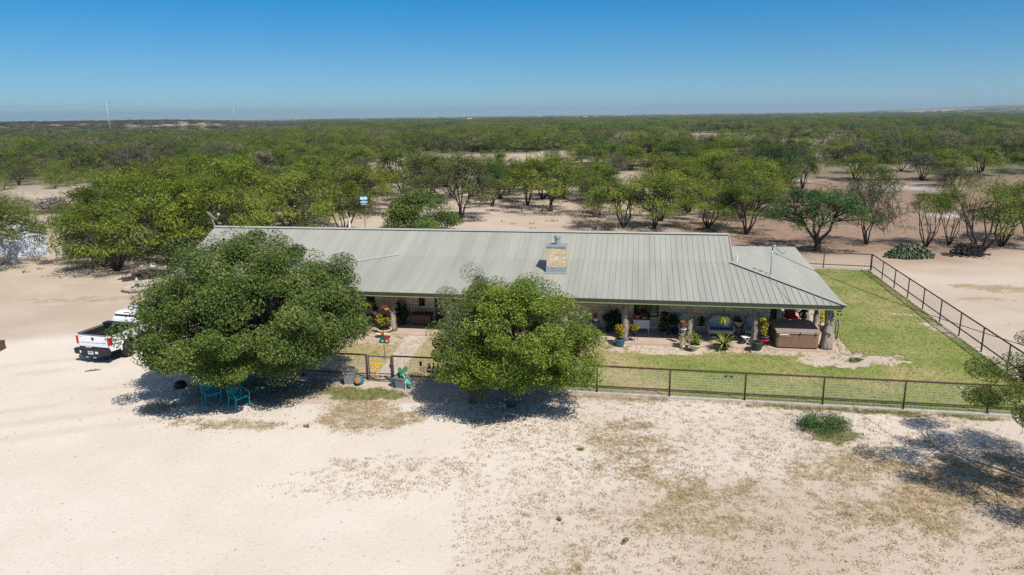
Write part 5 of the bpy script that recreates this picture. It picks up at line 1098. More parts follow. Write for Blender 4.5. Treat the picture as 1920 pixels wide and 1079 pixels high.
def logpile(name, label, cat, loc, rz, n, L_, W_, Hh, m, seed, rad=(.03, .09), tilt=.35, group=None):
    t = thing(name, label, cat, loc, rz); g = random.Random(seed); mb = MB()
    for i in range(n):
        x, y = g.gauss(0, .33) * L_, g.gauss(0, .33) * W_; top = Hh * max(.05, 1 - (x / L_) ** 2 * 2 - (y / W_) ** 2 * 2); z = g.uniform(.03, 1) * top
        a = g.gauss(0, .8); l = g.uniform(.5, 1.3) * L_ * .5; d = Vector((math.cos(a), math.sin(a), g.gauss(0, tilt))) * l * .5; r = g.uniform(*rad)
        p = Vector((x, y, z)); a_ = p - d; b_ = p + d; a_.z = max(a_.z, r * .5); b_.z = max(b_.z, r * .5)
        mb.tube([a_, p + Vector((g.gauss(0, .04), g.gauss(0, .04), g.gauss(0, .03))), b_], [r, r * .85, r * .5], 5)
    mb.build('pile_of_branches', m, t); return t
for f in (): pass
o = logpile('brush_pile', 'grey heap of cut branches in the clearing at the far left', 'brush pile', (-59.0, 93.5, 0), 0, 230, 4.2, 2.0, 2.0, M['deadwood'], 201)
o = logpile('wood_pile', 'dark heap of split wood under the sprawling mesquite on the right', 'wood pile', (37.3, 57.9, 0), .1, 190, 1.9, .9, 1.0, M['bark'], 202, rad=(.04, .10), tilt=.2)
o = logpile('debris_pile', 'low pile of dark scrap wood under the mesquites at the left end of the house', 'scrap pile', (-27.2, 53.2, 0), .5, 120, 2.6, .8, .55, M['bark'], 203, tilt=.15)
o = logpile('log_heap', 'tan heap of sticks beside the right wall of the shed', 'stick heap', (-39.0, 63.4, 0), .3, 60, 1.4, .7, .7, M['brownbox'], 204)
# bins behind the left gable
def bin_(label, loc): 
    t = thing('black_bin', label, 'bin', loc, .2); mb = MB(); mb.lathe([(.34, 0), (.44, .08), (.46, .9), (.48, .92), (.46, .95)], 16); mb.build('bin_body', M['blackplastic'], t, True); mb = MB(); mb.lathe([(.48, .955), (.44, 1.02), (.05, 1.05)], 16); mb.build('lid', M['black'], t); return t
bin_('black plastic bin by the left gable, nearer the wall', (-25.6, 55.8, 0)); bin_('black plastic bin left of another by the gable, in tree shade', (-26.8, 55.9, 0))
t = thing('wash_tub', 'pale metal wash tub under the tree left of the bins', 'tub', (-28.3, 55.6, 0)); mb = MB(); mb.lathe([(.4, 0), (.46, .34), (.48, .36), (.44, .34), (.38, .05)], 18); mb.build('tub_body', M['galv'], t, True); mb = MB(); mb.tube([(.46, -.1, .28), (.54, -.06, .28), (.54, .06, .28), (.46, .1, .28)], .012, 5); mb.build('handle', M['galv'], t)
# satellite dish
t = thing('satellite_dish', 'grey oval satellite dish on an arm at the left end of the roof ridge', 'satellite dish', hl(-37.25, 7.45, 4.66), R(-20))
AX = Vector((.35, .55, .62)).normalized(); c0 = Vector((-.38, .1, .62)); qd = AX.to_track_quat('Z', 'Y').to_matrix()
mb = MB(); mb.lathe([(.02, 0), (.2, .02), (.34, .06), (.44, .10), (.445, .115), (.33, .075), (.2, .035), (.02, .015)], 22, c0, qd @ Matrix.Diagonal((.85, 1, 1))); mb.build('reflector', M['dish'], t, True)
mb = MB(); mb.tube([(.0, .0, -.05), (-.12, .03, .3), tuple(c0 - AX * .03)], .028, 7); mb.tube([tuple(c0 + qd @ Vector((0, -.42, .1))), tuple(c0 + qd @ Vector((0, -.32, .42)))], .014, 5); mb.build('mast_arm', M['galv'], t)
mb = MB(); mb.box(tuple(c0 + qd @ Vector((0, -.28, .45))), (.12, .16, .12), .4, .4); mb.build('receiver', M['dish'], t)
# birdhouse, white pole, box behind the house
t = thing('purple_martin_house', 'pale blue two storey birdhouse on a thin pole behind the ridge', 'birdhouse', (-14.3, 70.0, 0), .2); t.name = 'birdhouse'
mb = MB(); mb.tube([(0, 0, 0), (0, 0, 3.3)], .03, 6); mb.build('pole', M['rust'], t)
mb = MB(); mb.box((0, 0, 3.44), (.52, .44, .24)); mb.box((0, 0, 3.70), (.46, .38, .22)); mb.build('house_box', M['birdblue'], t)
for z in (3.56, 3.84): mb = MB(); mb.box((0, 0, z), (.70, .60, .04)); mb.build('deck', M['white'], t)
mb = MB(); mb.add([(-.36, -.30, 3.86), (.36, -.30, 3.86), (.36, .30, 3.86), (-.36, .30, 3.86), (-.3, 0, 4.05), (.3, 0, 4.05)], [(0, 1, 5, 4), (2, 3, 4, 5), (1, 2, 5), (3, 0, 4), (3, 2, 1, 0)]); mb.build('roof', M['birdblue'], t)
mb = MB()
for x in (-.15, .15):
    for z, y in ((3.44, -.222), (3.70, -.192)): mb.box((x, y, z), (.07, .006, .08))
mb.build('entrance_hole', M['black'], t)
t = thing('white_pole', 'short thick white painted post behind the ridge, left of the birdhouse', 'post', (-15.6, 69.0, 0)); mb = MB(); mb.lathe([(.11, 0), (.10, 2.0), (.12, 2.02), (.12, 2.1), (.04, 2.16)], 10); mb.build('post_body', M['white'], t); mb = MB(); mb.tube([(0, 0, 2.1), (-.3, .1, 2.6), (-.42, .05, 2.9)], [.05, .05, .02], 5); mb.build('stub_branch', M['galv'], t)
t = thing('metal_cabinet', 'grey blue metal equipment box behind the middle of the roof', 'equipment box', (-1.05, 61.0, 0), -.1); mb = MB(); mb.box((0, 0, .9), (.92, .8, 1.8)); mb.build('body', M['acmetal'], t, bevel=.02); mb = MB(); mb.box((0, 0, 1.84), (1.02, .9, .07)); mb.build('lid', M['acmetal'], t, bevel=.01); mb = MB(); mb.box((.05, -.41, 1.60), (.30, .02, .06)); mb.box((.05, -.41, 1.48), (.30, .02, .03)); mb.build('label_plate', M['plate'], t)
# prickly pear clump
t = thing('prickly_pear', 'wide grey green prickly pear cactus beyond the back fence corner', 'cactus', (32.2, 57.2, 0))
g = rs(211); Vs = []; Fs = []; tt = []; base = 0
for i in range(420):
    a = g.uniform(0, 6.283); q = math.sqrt(g.uniform(0, 1)); x, y = 1.95 * q * math.cos(a), 1.0 * q * math.sin(a); top = 1.15 * max(.2, 1 - q ** 2.2); z = top * g.uniform(.25, 1)
    r = g.uniform(.10, .17); nz = g.normal(size=3); nz[2] *= .35; nz /= np.linalg.norm(nz); u_ = np.array((0, 0, 1.)) - nz * nz[2]; u_ /= np.linalg.norm(u_); v_ = np.cross(nz, u_); c = np.array((x, y, z)); n_ = 9; d_ = .02
    ring = [c + u_ * r * 1.3 * math.cos(6.283 * k / n_) + v_ * r * math.sin(6.283 * k / n_) for k in range(n_)]
    Vs += [p + nz * d_ for p in ring] + [p - nz * d_ for p in ring]
    f = []
    for k in range(1, n_ - 1): f += [(0, k, k + 1), (n_, n_ + k + 1, n_ + k)]
    for k in range(n_): k2 = (k + 1) % n_; f += [(k, k2, n_ + k2), (k, n_ + k2, n_ + k)]
    Fs += [(p + base, q_ + base, r_ + base) for p, q_, r_ in f]; tt += [g.uniform(0, 1)] * len(f); base += 2 * n_
mesh_np('pads', np.array(Vs), np.array(Fs), LM['cactus'], t, tint=np.array(tt))
mb = MB()
for k in range(14): a = k * .45; mb.tube([(1.2 * math.cos(a) * ((k % 3) / 3 + .2), .6 * math.sin(a) * ((k % 3) / 3 + .2), -.02), (1.25 * math.cos(a) * ((k % 3) / 3 + .2), .62 * math.sin(a), .5)], .08, 6)
mb.build('stem', M['deadwood'], t)
# caged sapling in front of the fence
t = thing('caged_shrub', 'leafless grey sapling with green weeds inside a round wire cage before the fence', 'shrub', (11.45, 24.9, 0))
g = random.Random(221); mb = MB()
def fork(mb, p, d, l, r, lv, g):
    q = p + d * l; mb.tube([p, p + d * l * .5 + Vector((g.gauss(0, .02), g.gauss(0, .02), 0)), q], [r, r * .8, r * .6], 5)
    if lv:
        for _ in range(3): fork(mb, q, (d + Vector((g.gauss(0, .55), g.gauss(0, .55), g.gauss(.15, .25)))).normalized(), l * .72, r * .6, lv - 1, g)
for k in range(4): fork(mb, Vector((g.gauss(0, .05), g.gauss(0, .05), 0)), Vector((g.gauss(0, .45), g.gauss(0, .45), 1)).normalized(), .38, .018, 2, g)
mb.build('stem', M['twig'], t)
bush(t, 'foliage', (0, -.05, .30), (1.12, .80, .62), 6500, .085, LM['fern'], 222, lumps=16, shell=.2, up=.1, aspect=.25)
mb = MB()
for k in range(44): a = 6.283 * k / 44; mb.tube([(1.08 * math.cos(a), 1.0 * math.sin(a), 0), (1.08 * math.cos(a), 1.0 * math.sin(a), 1.05)], .0013, 3, False)
for z in np.linspace(.05, 1.05, 9): mb.tube([(1.08 * math.cos(a), 1.0 * math.sin(a), z) for a in np.linspace(0, 6.283, 33)], .0013, 3, False)
mb.build('wire_cage', M['twig'], t)

# ------------------------------------------------------------------ power lines
def cable(mb, a, b, sag, r, n=14):
    a = Vector(a); b = Vector(b); mb.tube([a.lerp(b, k / n) - Vector((0, 0, sag * 4 * (k / n) * (1 - k / n))) for k in range(n + 1)], r, 4, False)
MT = hl(-2.82, 3.55, 4.35)
mb = MB(); cable(mb, MT, (16.5, 14, 5.0), .4, .012); o = mb.build('service_cable', M['cable']); tag(o, 'black service cable running from the roof mast out over the lawn to the right', 'cable')
def tpole(x, y, h, label, s=1):
    z0 = float(height(np.array([x]), np.array([y]))[0])
    t = thing('transmission_pole', label, 'transmission pole', (x, y, z0 - .3), math.atan2(550, 250))
    mb = MB(); mb.tube([(0, 0, 0), (0, 0, h)], [.42 * s, .22 * s], 12); mb.build('pole', M['pole'], t, True)
    for k, (zz, sd) in enumerate(((.97, 1), (.86, -1), (.75, 1), (.64, -1))):
        mb = MB(); mb.tube([(0, 0, h * zz), (sd * 2.2, 0, h * zz + .5)], [.16 * s, .08 * s], 6); ar = mb.build('arm', M['pole'], t)
        mb = MB(); mb.tube([(sd * 2.2, 0, h * zz + .5), (sd * 2.2, 0, h * zz - 1.4)], .12 * s, 6); mb.build('insulator', M['galv'], ar)
    return (x, y, z0 + h)
P1 = tpole(-297, 548, 26.5, 'tall grey steel transmission pole, nearest of the line, at the far left')
P2 = tpole(-402, 1080, 27, 'second grey transmission pole of the line, beyond the low scrub ridge', 1.3)
P3 = tpole(-505, 1715, 28, 'third grey transmission pole, small above the left skyline', 1.6)
P4 = tpole(-585, 2460, 33, 'faint distant transmission pole left of the far white rooftops', 1.9)
P0 = (-240, 215, 29.0)
mb = MB()
for a, b in ((P0, P1), (P1, P2), (P2, P3), (P3, P4)):
    for sd, q in ((1, .97), (-1, .86), (1, .75), (-1, .64)):
        f = lambda p: (p[0] + sd * 2, p[1], p[2] * 1.0 - 30 * (1 - q)); cable(mb, f(a), f(b), 7, .02 + .000012 * a[1], 16)
o = mb.build('power_lines', M['cable']); tag(o, 'thin transmission wires strung between the tall grey poles at left', 'power line')
for k, (x, y, h) in enumerate(((-420, 2650, 22), (-180, 2700, 24), (-60, 2800, 22), (30, 2700, 20), (-330, 2600, 24))):
    t = thing('utility_pole', ['thin far pole left of the white rooftops', 'thin far pole standing over the middle of the forest skyline', 'thin far pole above the grove at the centre skyline', 'small far pole right of the centre grove', 'thin far pole between the faint pylon and the rooftops'][k], 'utility pole', (x, y, 0)); mb = MB(); mb.tube([(0, 0, 0), (0, 0, h)], [.6, .45], 6); mb.build('pole', M['pole'], t); mb = MB(); mb.box((0, 0, h - 2), (5, .5, .5)); mb.build('crossarm', M['pole'], t)
# far buildings
def farb(label, x, y, w, d, h, wall, rf, rz=0):
    z = float(height(np.array([float(x)]), np.array([float(y)]))[0]); t = thing('far_building', label, 'building', (x, y, z), rz)
    mb = MB(); mb.b2(-w / 2, w / 2, -d / 2, d / 2, -1, h); mb.build('wall', wall, t)
    mb = MB(); mb.add([(-w / 2 - .6, -d / 2 - .6, h), (w / 2 + .6, -d / 2 - .6, h), (w / 2 + .6, d / 2 + .6, h), (-w / 2 - .6, d / 2 + .6, h), (-w / 2, 0, h + d * .22), (w / 2, 0, h + d * .22)], [(0, 1, 5, 4), (2, 3, 4, 5), (1, 2, 5), (3, 0, 4), (3, 2, 1, 0)]); mb.build('roof', rf, t)
farb('small white building among trees on the centre left skyline', -125, 2300, 15, 9, 5, M['farhouse'], M['farhouse'])
farb('long low white building far off, left of the small white one', -500, 2500, 20, 9, 3.5, M['farhouse'], M['farroof'])
farb('low pale shed roofs far beyond the forest, left of centre', -300, 2700, 26, 9, 3.5, M['farhouse'], M['farhouse'])
farb('tan roofed far house beside the grove on the centre skyline', 265, 2600, 17, 10, 6, M['farroof'], M['farroof'])
farb('small pale far building in a clearing beyond the forest at right', 330, 1500, 9, 6, 3, M['farhouse'], M['farhouse'])
# ------------------------------------------------------------------ trees
def tree_meshes(seed, h, r, stems, zc, nat, nleaf, lsize, crad, bark, leaf, trunk_r=.16, lean=.35, ry=None, aspect=.34, flat=.6, up=.35, thick=1.0, branch=True, skirt=.25, shell=.35, single=0.0, twig=0, droop=0, ball=False, off=(0, 0), lumpy=.16, trim=False):
    """returns (trunk mesh, crown mesh): limbs that fork towards points on an uneven dome, leaf clumps round those points"""
    g = rs(seed); ry = ry or r; base = []; A = []
    for i in range(nat):
        a = g.uniform(0, 6.283); q = math.sqrt(g.uniform(.02, 1)); lump = .82 + .30 * math.sin(a * 3 + seed) * math.sin(a * 2 + seed * 1.7)
        top = zc + (h - zc) * math.sqrt(max(0, 1 - q ** 2.3)) * (1 if q < .9 else .9); dz = (top - zc) * shell * g.uniform(0, 1) ** 1.5
        z = top - dz
        if g.uniform() < skirt: z = zc + (top - zc) * g.uniform(-.12, .5); q = q ** .4
        A.append((q * lump * r * math.cos(a), q * lump * ry * math.sin(a), max(z, .25 * zc)))
    A = np.array(A); mb = MB()
    if ball:                                                     # clumps all over a rounded, lumpy shell instead of a dome
        d = g.normal(size=(nat, 3)); d /= np.linalg.norm(d, axis=1)[:, None]; cz = zc + (h - zc) * .42
        q = np.where(g.uniform(0, 1, nat) < .82, g.uniform(.78, 1.07, nat), g.uniform(.3, .8, nat)) * ((.97 - lumpy * .5) + lumpy * np.sin(3 * np.arctan2(d[:, 1], d[:, 0]) + seed) * np.sin(4 * d[:, 2] + seed))
        A = np.stack([d[:, 0] * r * q, d[:, 1] * ry * q, cz + d[:, 2] * np.where(d[:, 2] > 0, h - cz, cz - zc) * q], -1)
    if trim: A = A[~((A[:, 0] < -2.8) & (A[:, 2] > 2.9 + (A[:, 0] + 4.9) * 1.4))]; nat = len(A)
    A = A + np.array((off[0], off[1], 0))
    S = []
    for s in range(stems):
        a = 6.283 * (s + g.uniform(-.25, .25)) / stems; q = g.uniform(.35, .75) * lean / .35 * r * .75
        tip = Vector((q * math.cos(a), q * math.sin(a) * ry / r, zc + (h - zc) * g.uniform(.35, .7)))
        b0 = Vector((.10 * math.cos(a), .10 * math.sin(a), 0)); fork = Vector((g.normal() * .06, g.normal() * .06, single)) if single else b0
        m1 = fork.lerp(tip, .35) + Vector((g.normal() * .18, g.normal() * .18, -.1 * r * .3)); m2 = fork.lerp(tip, .68) + Vector((g.normal() * .25, g.normal() * .25, .05))
        S.append([fork, m1, m2, tip]); k = trunk_r * g.uniform(.6, .9) * (.75 if stems > 3 else 1)
        mb.tube(S[-1], [k, k * .78, k * .52, k * .22], 6)
    if single: mb.tube([(0, 0, -.1), (0, 0, single * .25), (g.normal() * .05, g.normal() * .05, single * .65), (0, 0, single * 1.05)], [trunk_r * 1.5, trunk_r * 1.1, trunk_r, trunk_r * .95], 9)
    elif stems: mb.lathe([(trunk_r * 1.3, -.1), (trunk_r * 1.1, .12), (trunk_r * .7, .3)], 8)
    if branch:
        for p in A:
            p = Vector(p); s = min(S, key=lambda c: (c[3] - p).length + .3 * (c[2] - p).length); t = g.uniform(.15, 1); st = s[2].lerp(s[3], t) if t > .5 else s[1].lerp(s[2], t * 2)
            mid = st.lerp(p, .5) + Vector((g.normal(), g.normal(), g.normal())) * .10 * (p - st).length; k = trunk_r * .20 * thick
            mb.tube([st, mid, p], [k, k * .6, k * .25], 4, False)
    # leaves
    wgt = g.uniform(.35, 1.4, nat); wgt /= wgt.sum(); k = g.choice(nat, nleaf, p=wgt)
    cr = crad * g.uniform(.7, 1.3, nat); e = g.normal(size=(nleaf, 3)); e *= (np.minimum(np.linalg.norm(e, axis=1), 1.75) / np.linalg.norm(e, axis=1))[:, None] * .6
    C = A[k] + e * cr[k][:, None] * np.array((1, 1, flat)); C[:, 2] = np.maximum(C[:, 2], .15)
    out = C - np.array((0, 0, zc + .3 * (h - zc))); out /= np.linalg.norm(out, axis=1)[:, None] + 1e-6
    V, F = leaf_quads(C, lsize, g, up, aspect, out=out, droop=droop)
    tint = np.clip(.5 + .34 * (g.uniform(0, 1, nat)[k] - .5) + .75 * (g.uniform(0, 1, nleaf) - .5), 0, 1)
    if twig:
        k2 = g.randint(0, nat, twig); e2 = g.normal(size=(twig, 3)) * crad * .55; C2 = A[k2] + e2; nz = rs(seed + 1)
        V2, F2 = leaf_quads(C2, lsize * 3.2, nz, .0, .045, out=None, droop=-1.2); F = np.concatenate([F, F2 + len(V)]); V = np.concatenate([V, V2]); tint = np.concatenate([tint, np.zeros(twig)])
    tr = MB(); tr.v, tr.f = mb.v, mb.f
    to = tr.build('trunk', bark, None, True); co = mesh_np('crown', V, F, leaf, None, tint=tint)
    tm, cm = to.data, co.data; bpy.data.objects.remove(to); bpy.data.objects.remove(co); return tm, cm
def plant(name, label, cat, loc, rz, meshes, sx=1, sz=1, leaf=None, bark=None, group=None, sy=None):
    z = float(height(np.array([loc[0]]), np.array([loc[1]]))[0]) if len(loc) < 3 else loc[2]
    t = thing(name, label, cat, (loc[0], loc[1], z), rz, group); t.scale = (sx, sy or sx, sz)
    for n_, me, mt in (('trunk', meshes[0], bark), ('crown', meshes[1], leaf)):
        o = bpy.data.objects.new(n_, me); COL.objects.link(o); o.parent = t
        if mt: o.material_slots[0].link = 'OBJECT'; o.material_slots[0].material = mt
    return t
tag(litter(), 'dry brown leaf litter lying under the front trees', 'leaf litter', kind='stuff')
# the three trees in front
oak = tree_meshes(301, 6.75, 4.95, 6, 1.08, 400, 270000, .098, .57, M['oakbark'], LM['oak'], trunk_r=.24, single=1.0, ry=4.9, aspect=.5, flat=.75, up=.35, ball=True, off=(0, -.5), lumpy=.07, trim=True)
plant('live_oak', 'big dense dark green oak covering the left half of the house front', 'tree', (-11.25, 30.35), 0, oak)
elm = tree_meshes(308, 5.5, 3.25, 5, 1.2, 190, 116000, .092, .52, M['oakbark'], LM['elm'], trunk_r=.15, single=1.15, ry=3.0, aspect=.5, flat=.62, up=.35, ball=True, off=(.30, -.45), lumpy=.12)
plant('elm_tree', 'round yellow green tree with grey trunk before the middle of the house', 'tree', (-.10, 27.45), 0, elm)
pale = tree_meshes(303, 5.6, 1.35, 4, .6, 56, 34000, .09, .42, M['twig'], LM['pale'], trunk_r=.07, ry=1.6, aspect=.32, flat=.9, up=.1, ball=True, droop=.5)
plant('sage_tree', 'pale grey green fine leaved tree growing at the left side of the round tree', 'tree', (-1.7, 27.8), 0, pale)
mq = tree_meshes(304, 5.5, 3.5, 4, 2.0, 75, 66000, .10, .50, M['bark'], LM['green'], trunk_r=.16, ry=3.3, aspect=.25, flat=.55, up=.2, ball=True, droop=.4, twig=1200)
plant('mesquite_tree', 'feathery mesquite cut by the right edge of the picture, casting the big shadow', 'tree', (17.2, 19.6), .5, mq)

# mesquite kinds, copied with their own size, turn and leaf colour
def kind(seed, **k):
    d = dict(h=5.7, r=4.8, stems=5, zc=2.05, nat=62, nleaf=6500, lsize=.36, crad=.95, bark=M['bark'], leaf=LM['green'], trunk_r=.19, aspect=.19, skirt=.22, shell=.38, twig=240, up=.85, flat=.48, droop=.25, thick=1.5); d.update(k); return tree_meshes(seed, **d)
KM = [kind(401), kind(402, stems=4, h=6.0, r=4.7), kind(403, stems=6, h=5.4, r=5.2, zc=2.0), kind(404, stems=3, single=.9, h=6.2, r=4.8, zc=2.3), kind(405, nat=46, nleaf=5200, h=5.4, r=4.2)]
KS = [kind(411, nat=22, nleaf=1100, h=5.6, r=3.0, zc=2.8, stems=7, trunk_r=.12, lean=.3, twig=900, crad=.7), kind(412, nat=20, nleaf=700, h=5.2, r=3.4, zc=2.2, stems=6, trunk_r=.13, twig=1100)]   # sparse
KB = [kind(421, h=3.2, r=2.6, zc=.5, nat=34, nleaf=3000, skirt=.45, stems=5, trunk_r=.07, lsize=.24), kind(422, h=2.6, r=2.3, zc=.3, nat=30, nleaf=2600, skirt=.5, stems=5, trunk_r=.06, lsize=.24)]     # bushes
KU = [kind(431, h=4.7, r=1.9, zc=3.1, nat=24, nleaf=1900, stems=9, trunk_r=.08, lean=.5, skirt=.05, lsize=.2, crad=.55, twig=700)]   # upright stems with leafy tops
big = tree_meshes(441, 4.2, 3.9, 6, .9, 90, 16000, .20, .8, M['bark'], LM['citrus'], trunk_r=.1, aspect=.5, skirt=.5, shell=.35)
plant('fig_tree', 'dense dark glossy green bush right behind the ridge left of the middle', 'tree', (-9.6, 73.5), 0, big)
near = tree_meshes(442, 5.3, 4.9, 4, 2.7, 85, 17000, .24, .85, M['bark'], LM['dark'], trunk_r=.27, aspect=.2, skirt=.18, shell=.45, single=.8, twig=600, flat=.5, droop=.2, thick=1.4)
plant('acacia_tree', 'dark blue green spreading tree with crooked trunk behind the wing roof', 'tree', (25.9, 60.0), 0, near)
spr = tree_meshes(443, 6.0, 4.6, 8, 2.6, 34, 2600, .2, .8, M['bark'], LM['green'], trunk_r=.16, lean=.55, aspect=.3, skirt=.1, shell=.5, twig=1500)
plant('mesquite_tree', 'sprawling thin mesquite with arching bare limbs over the dark wood pile', 'tree', (38.8, 58.6), .4, spr)
HT = [  # x, y, kind, width scale, height scale, leaf, label
 (-19.4, 88.2, KM[2], 1.05, 1.12, 'yellow', 'rusty yellow green mesquite directly behind the birdhouse and white post'),
 (-16.7, 111.5, KM[0], 1.15, 1.2, 'green', 'green mesquite with dark fanned trunks in the gap beyond the birdhouse'),
 (-5.8, 82.5, KM[1], 1.12, 1.22, 'olive', 'wide mesquite with bare lower branches just right of the glossy bush'),
 (2.2, 95.3, KS[0], 1.0, 1.0, 'bright', 'thin light green mesquite between two fuller trees behind the ridge centre'),
 (4.9, 88.5, KM[3], 1.15, 1.12, 'bright', 'bright green umbrella shaped mesquite on a single dark trunk behind the ridge centre'),
 (8.6, 73.5, KB[0], .95, 1.02, 'grey', 'low brown olive shrub right behind the roof ridge near the middle'),
 (11.7, 74.5, KM[4], .95, 1.0, 'green', 'mesquite with a thick clump of dark stems next to the brown shrub'),
 (14.7, 73.5, KM[1], .9, .95, 'bright', 'bright green mesquite on a leaning forked trunk behind the ridge'),
 (16.6, 79.1, KM[2], .95, 1.05, 'bright', 'bright yellow green mesquite a little behind the leaning forked one'),
 (21.1, 85.5, KM[0], .9, 1.0, 'green', 'mid green mesquite in second row behind the right end of the ridge'),
 (20.3, 73.8, KM[4], .9, .88, 'bright', 'small yellow green mesquite standing clear behind the right end of the ridge'),
 (22.9, 69.5, KM[0], .85, .86, 'green', 'crooked mesquite with curving dark limbs left of the dark spreading tree'),
 (31.6, 63.2, KS[1], .9, .98, 'grey', 'half bare grey mesquite right of the dark spreading tree'),
 (36.0, 61.6, KU[0], 1.0, .98, 'bright', 'upright tuft of thin stems with leafy tops, left one behind the prickly pear'),
 (38.6, 62.6, KU[0], .85, 1.02, 'bright', 'upright tuft of thin stems with leafy tops, right one next to the wood pile'),
 (42.5, 61.5, KM[4], .85, 1.0, 'green', 'leafy mesquite at the right edge above the wood pile'),
 (46.5, 64.0, KM[1], .8, .9, 'green', 'mesquite at the far right edge beyond the sprawling one'),
 (72.1, 140.7, KM[0], .8, .85, 'green', 'dark little mesquite on the red brown clearing, leftmost of a pair'),
 (76.8, 142.7, KM[2], .85, .85, 'green', 'wide mesquite on the red brown clearing, right one of a pair'),
 (74.2, 123.7, KM[1], .95, .85, 'green', 'leaning mesquite standing alone on the red brown clearing'),
 (84.7, 131.2, KM[0], 1.0, .95, 'green', 'full mesquite on the clearing right of the leaning one'),
 (66.0, 139.0, KS[0], 1.1, 1.0, 'grey', 'grey half leafless mesquite at the left edge of the clearing'),
 (57.0, 146.0, KS[1], 1.1, 1.0, 'grey', 'grey bare thicket tree at the back left of the clearing'),
 (91.0, 140.0, KS[0], 1.0, 1.0, 'olive', 'olive mesquite at the right edge of the clearing'),
 (95.0, 133.0, KM[4], .9, .9, 'green', 'green mesquite cut by the right edge beyond the clearing'),
 (38.4, 104.5, KM[3], 1.05, 1.15, 'dark', 'tall dark green mesquite beyond the right end of the main ridge'),
 (45.2, 112.1, KS[0], 1.0, .9, 'green', 'small loose mesquite at the near edge of the clearing'),
 (42.0, 84.0, KS[1], .95, 1.0, 'green', 'thin mesquite with a leafy top above the half bare grey one'),
 (10.3, 84.0, KM[0], .85, 1.0, 'green', 'mid green mesquite peeking between the brown shrub and the thick clump of stems'),
 (26.0, 80.5, KM[2], .9, 1.0, 'green', 'broad green mesquite behind the crooked one at the right end of the ridge'),
 (29.5, 88.0, KM[1], .95, 1.05, 'bright', 'bright mesquite in the third row behind the dark spreading tree'),
 (34.0, 95.0, KM[0], .95, 1.0, 'green', 'green mesquite deep behind the half bare grey one'),
 (-1.5, 103.0, KM[2], 1.0, 1.05, 'green', 'green mesquite filling the gap between the two bright umbrella trees'),
 (-11.5, 100.0, KM[0], 1.05, 1.1, 'bright', 'bright mesquite rising behind the glossy bush'),
 (-25.5, 100.0, KM[3], 1.05, 1.1, 'green', 'green mesquite behind the rusty yellow one, towards the left thicket'),
 (-31.1, 55.6, KM[2], 1.0, 1.0, 'green', 'low spreading mesquite hanging over the earth yard left of the house'),
 (-28.2, 58.6, KM[0], .95, 1.22, 'bright', 'bright mesquite behind the bins at the left gable'),
 (-24.0, 60.5, KM[1], .95, 1.2, 'green', 'mesquite rising behind the left end of the ridge near the dish'),
 (-27.8, 71.6, KM[0], 1.2, 1.4, 'bright', 'big bright green mesquite behind the dish'),
 (-20.8, 66.5, KM[3], 1.0, 1.12, 'green', 'deep green mesquite with drooping right side behind the left ridge'),
 (-22.7, 77.4, KM[4], 1.2, 1.3, 'bright', 'light green mesquite in second row right of the dish'),
 (-38.2, 77.6, KM[2], 1.2, 1.4, 'yellow', 'yellowish mesquite in the left thicket behind the low spreading one'),
 (-35.6, 85.8, KM[0], 1.2, 1.35, 'green', 'green mesquite deeper in the left thicket'),
 (-36.0, 67.0, KM[1], 1.1, 1.2, 'green', 'green mesquite in the left thicket beside the low spreading one'),
 (-32.0, 64.5, KM[4], 1.15, 1.3, 'bright', 'light mesquite in the middle of the left thicket'),
 (-34.2, 60.0, KM[0], .95, 1.1, 'green', 'green mesquite between the shed and the low spreading mesquite'),
 (-30.0, 78.5, KM[2], 1.1, 1.35, 'green', 'tall green mesquite in the back of the left thicket'),
 (-17.0, 72.5, KM[0], .85, .95, 'green', 'rounded green mesquite at the right end of the left thicket'),
 (-33.2, 57.3, KB[0], 1.0, 1.0, 'green', 'green bush under the low spreading mesquite left of the house'),
 (-29.2, 61.0, KB[1], 1.2, 1.3, 'green', 'green bush filling the shade behind the black bins'),
 (-36.5, 62.5, KB[0], 1.15, 1.25, 'bright', 'bright green bush in the left thicket right of the shed'),
 (-25.0, 65.0, KB[0], 1.2, 1.3, 'green', 'green bush behind the left end of the ridge under the dish trees'),
 (-32.0, 68.5, KB[1], 1.4, 1.5, 'green', 'wide green bush low in the middle of the left thicket'),
 (-20.5, 70.5, KB[0], 1.2, 1.2, 'bright', 'bright bush at the right foot of the left thicket'),
 (-44.0, 75.4, KM[4], .9, .85, 'olive', 'olive mesquite at the left edge of the left thicket'),
 (-41.9, 57.0, KM[3], .85, .95, 'green', 'mesquite at the left edge of the picture hanging over the shed'),
 (-46.5, 62.5, KM[0], .9, .95, 'green', 'mesquite at the left edge behind the shed'),
 (-44.5, 52.0, KM[2], .8, .85, 'olive', 'mesquite at the left edge in front of the shed'),
 (-54.0, 81.0, KB[0], 1.1, .95, 'dark', 'dark round bush beside the brush heap in the left clearing'),
 (-50.5, 90.0, KS[1], .8, .8, 'grey', 'half dead tree standing behind the brush heap'),
 (-58.0, 76.0, KB[0], 1.2, 1.2, 'green', 'green bush at the left edge between shed and brush heap'),
 (-63.7, 92.5, KB[1], 1.2, 1.1, 'olive', 'olive bush left of the brush heap'),
]
for i, (x, y, me, sx, sz, lf, lab) in enumerate(HT): plant('mesquite_tree' if me not in KB else 'shrub', lab, 'tree' if me not in KB else 'shrub', (x, y), (i * 2.4) % 6.28, me, sx, sz, LM[lf])

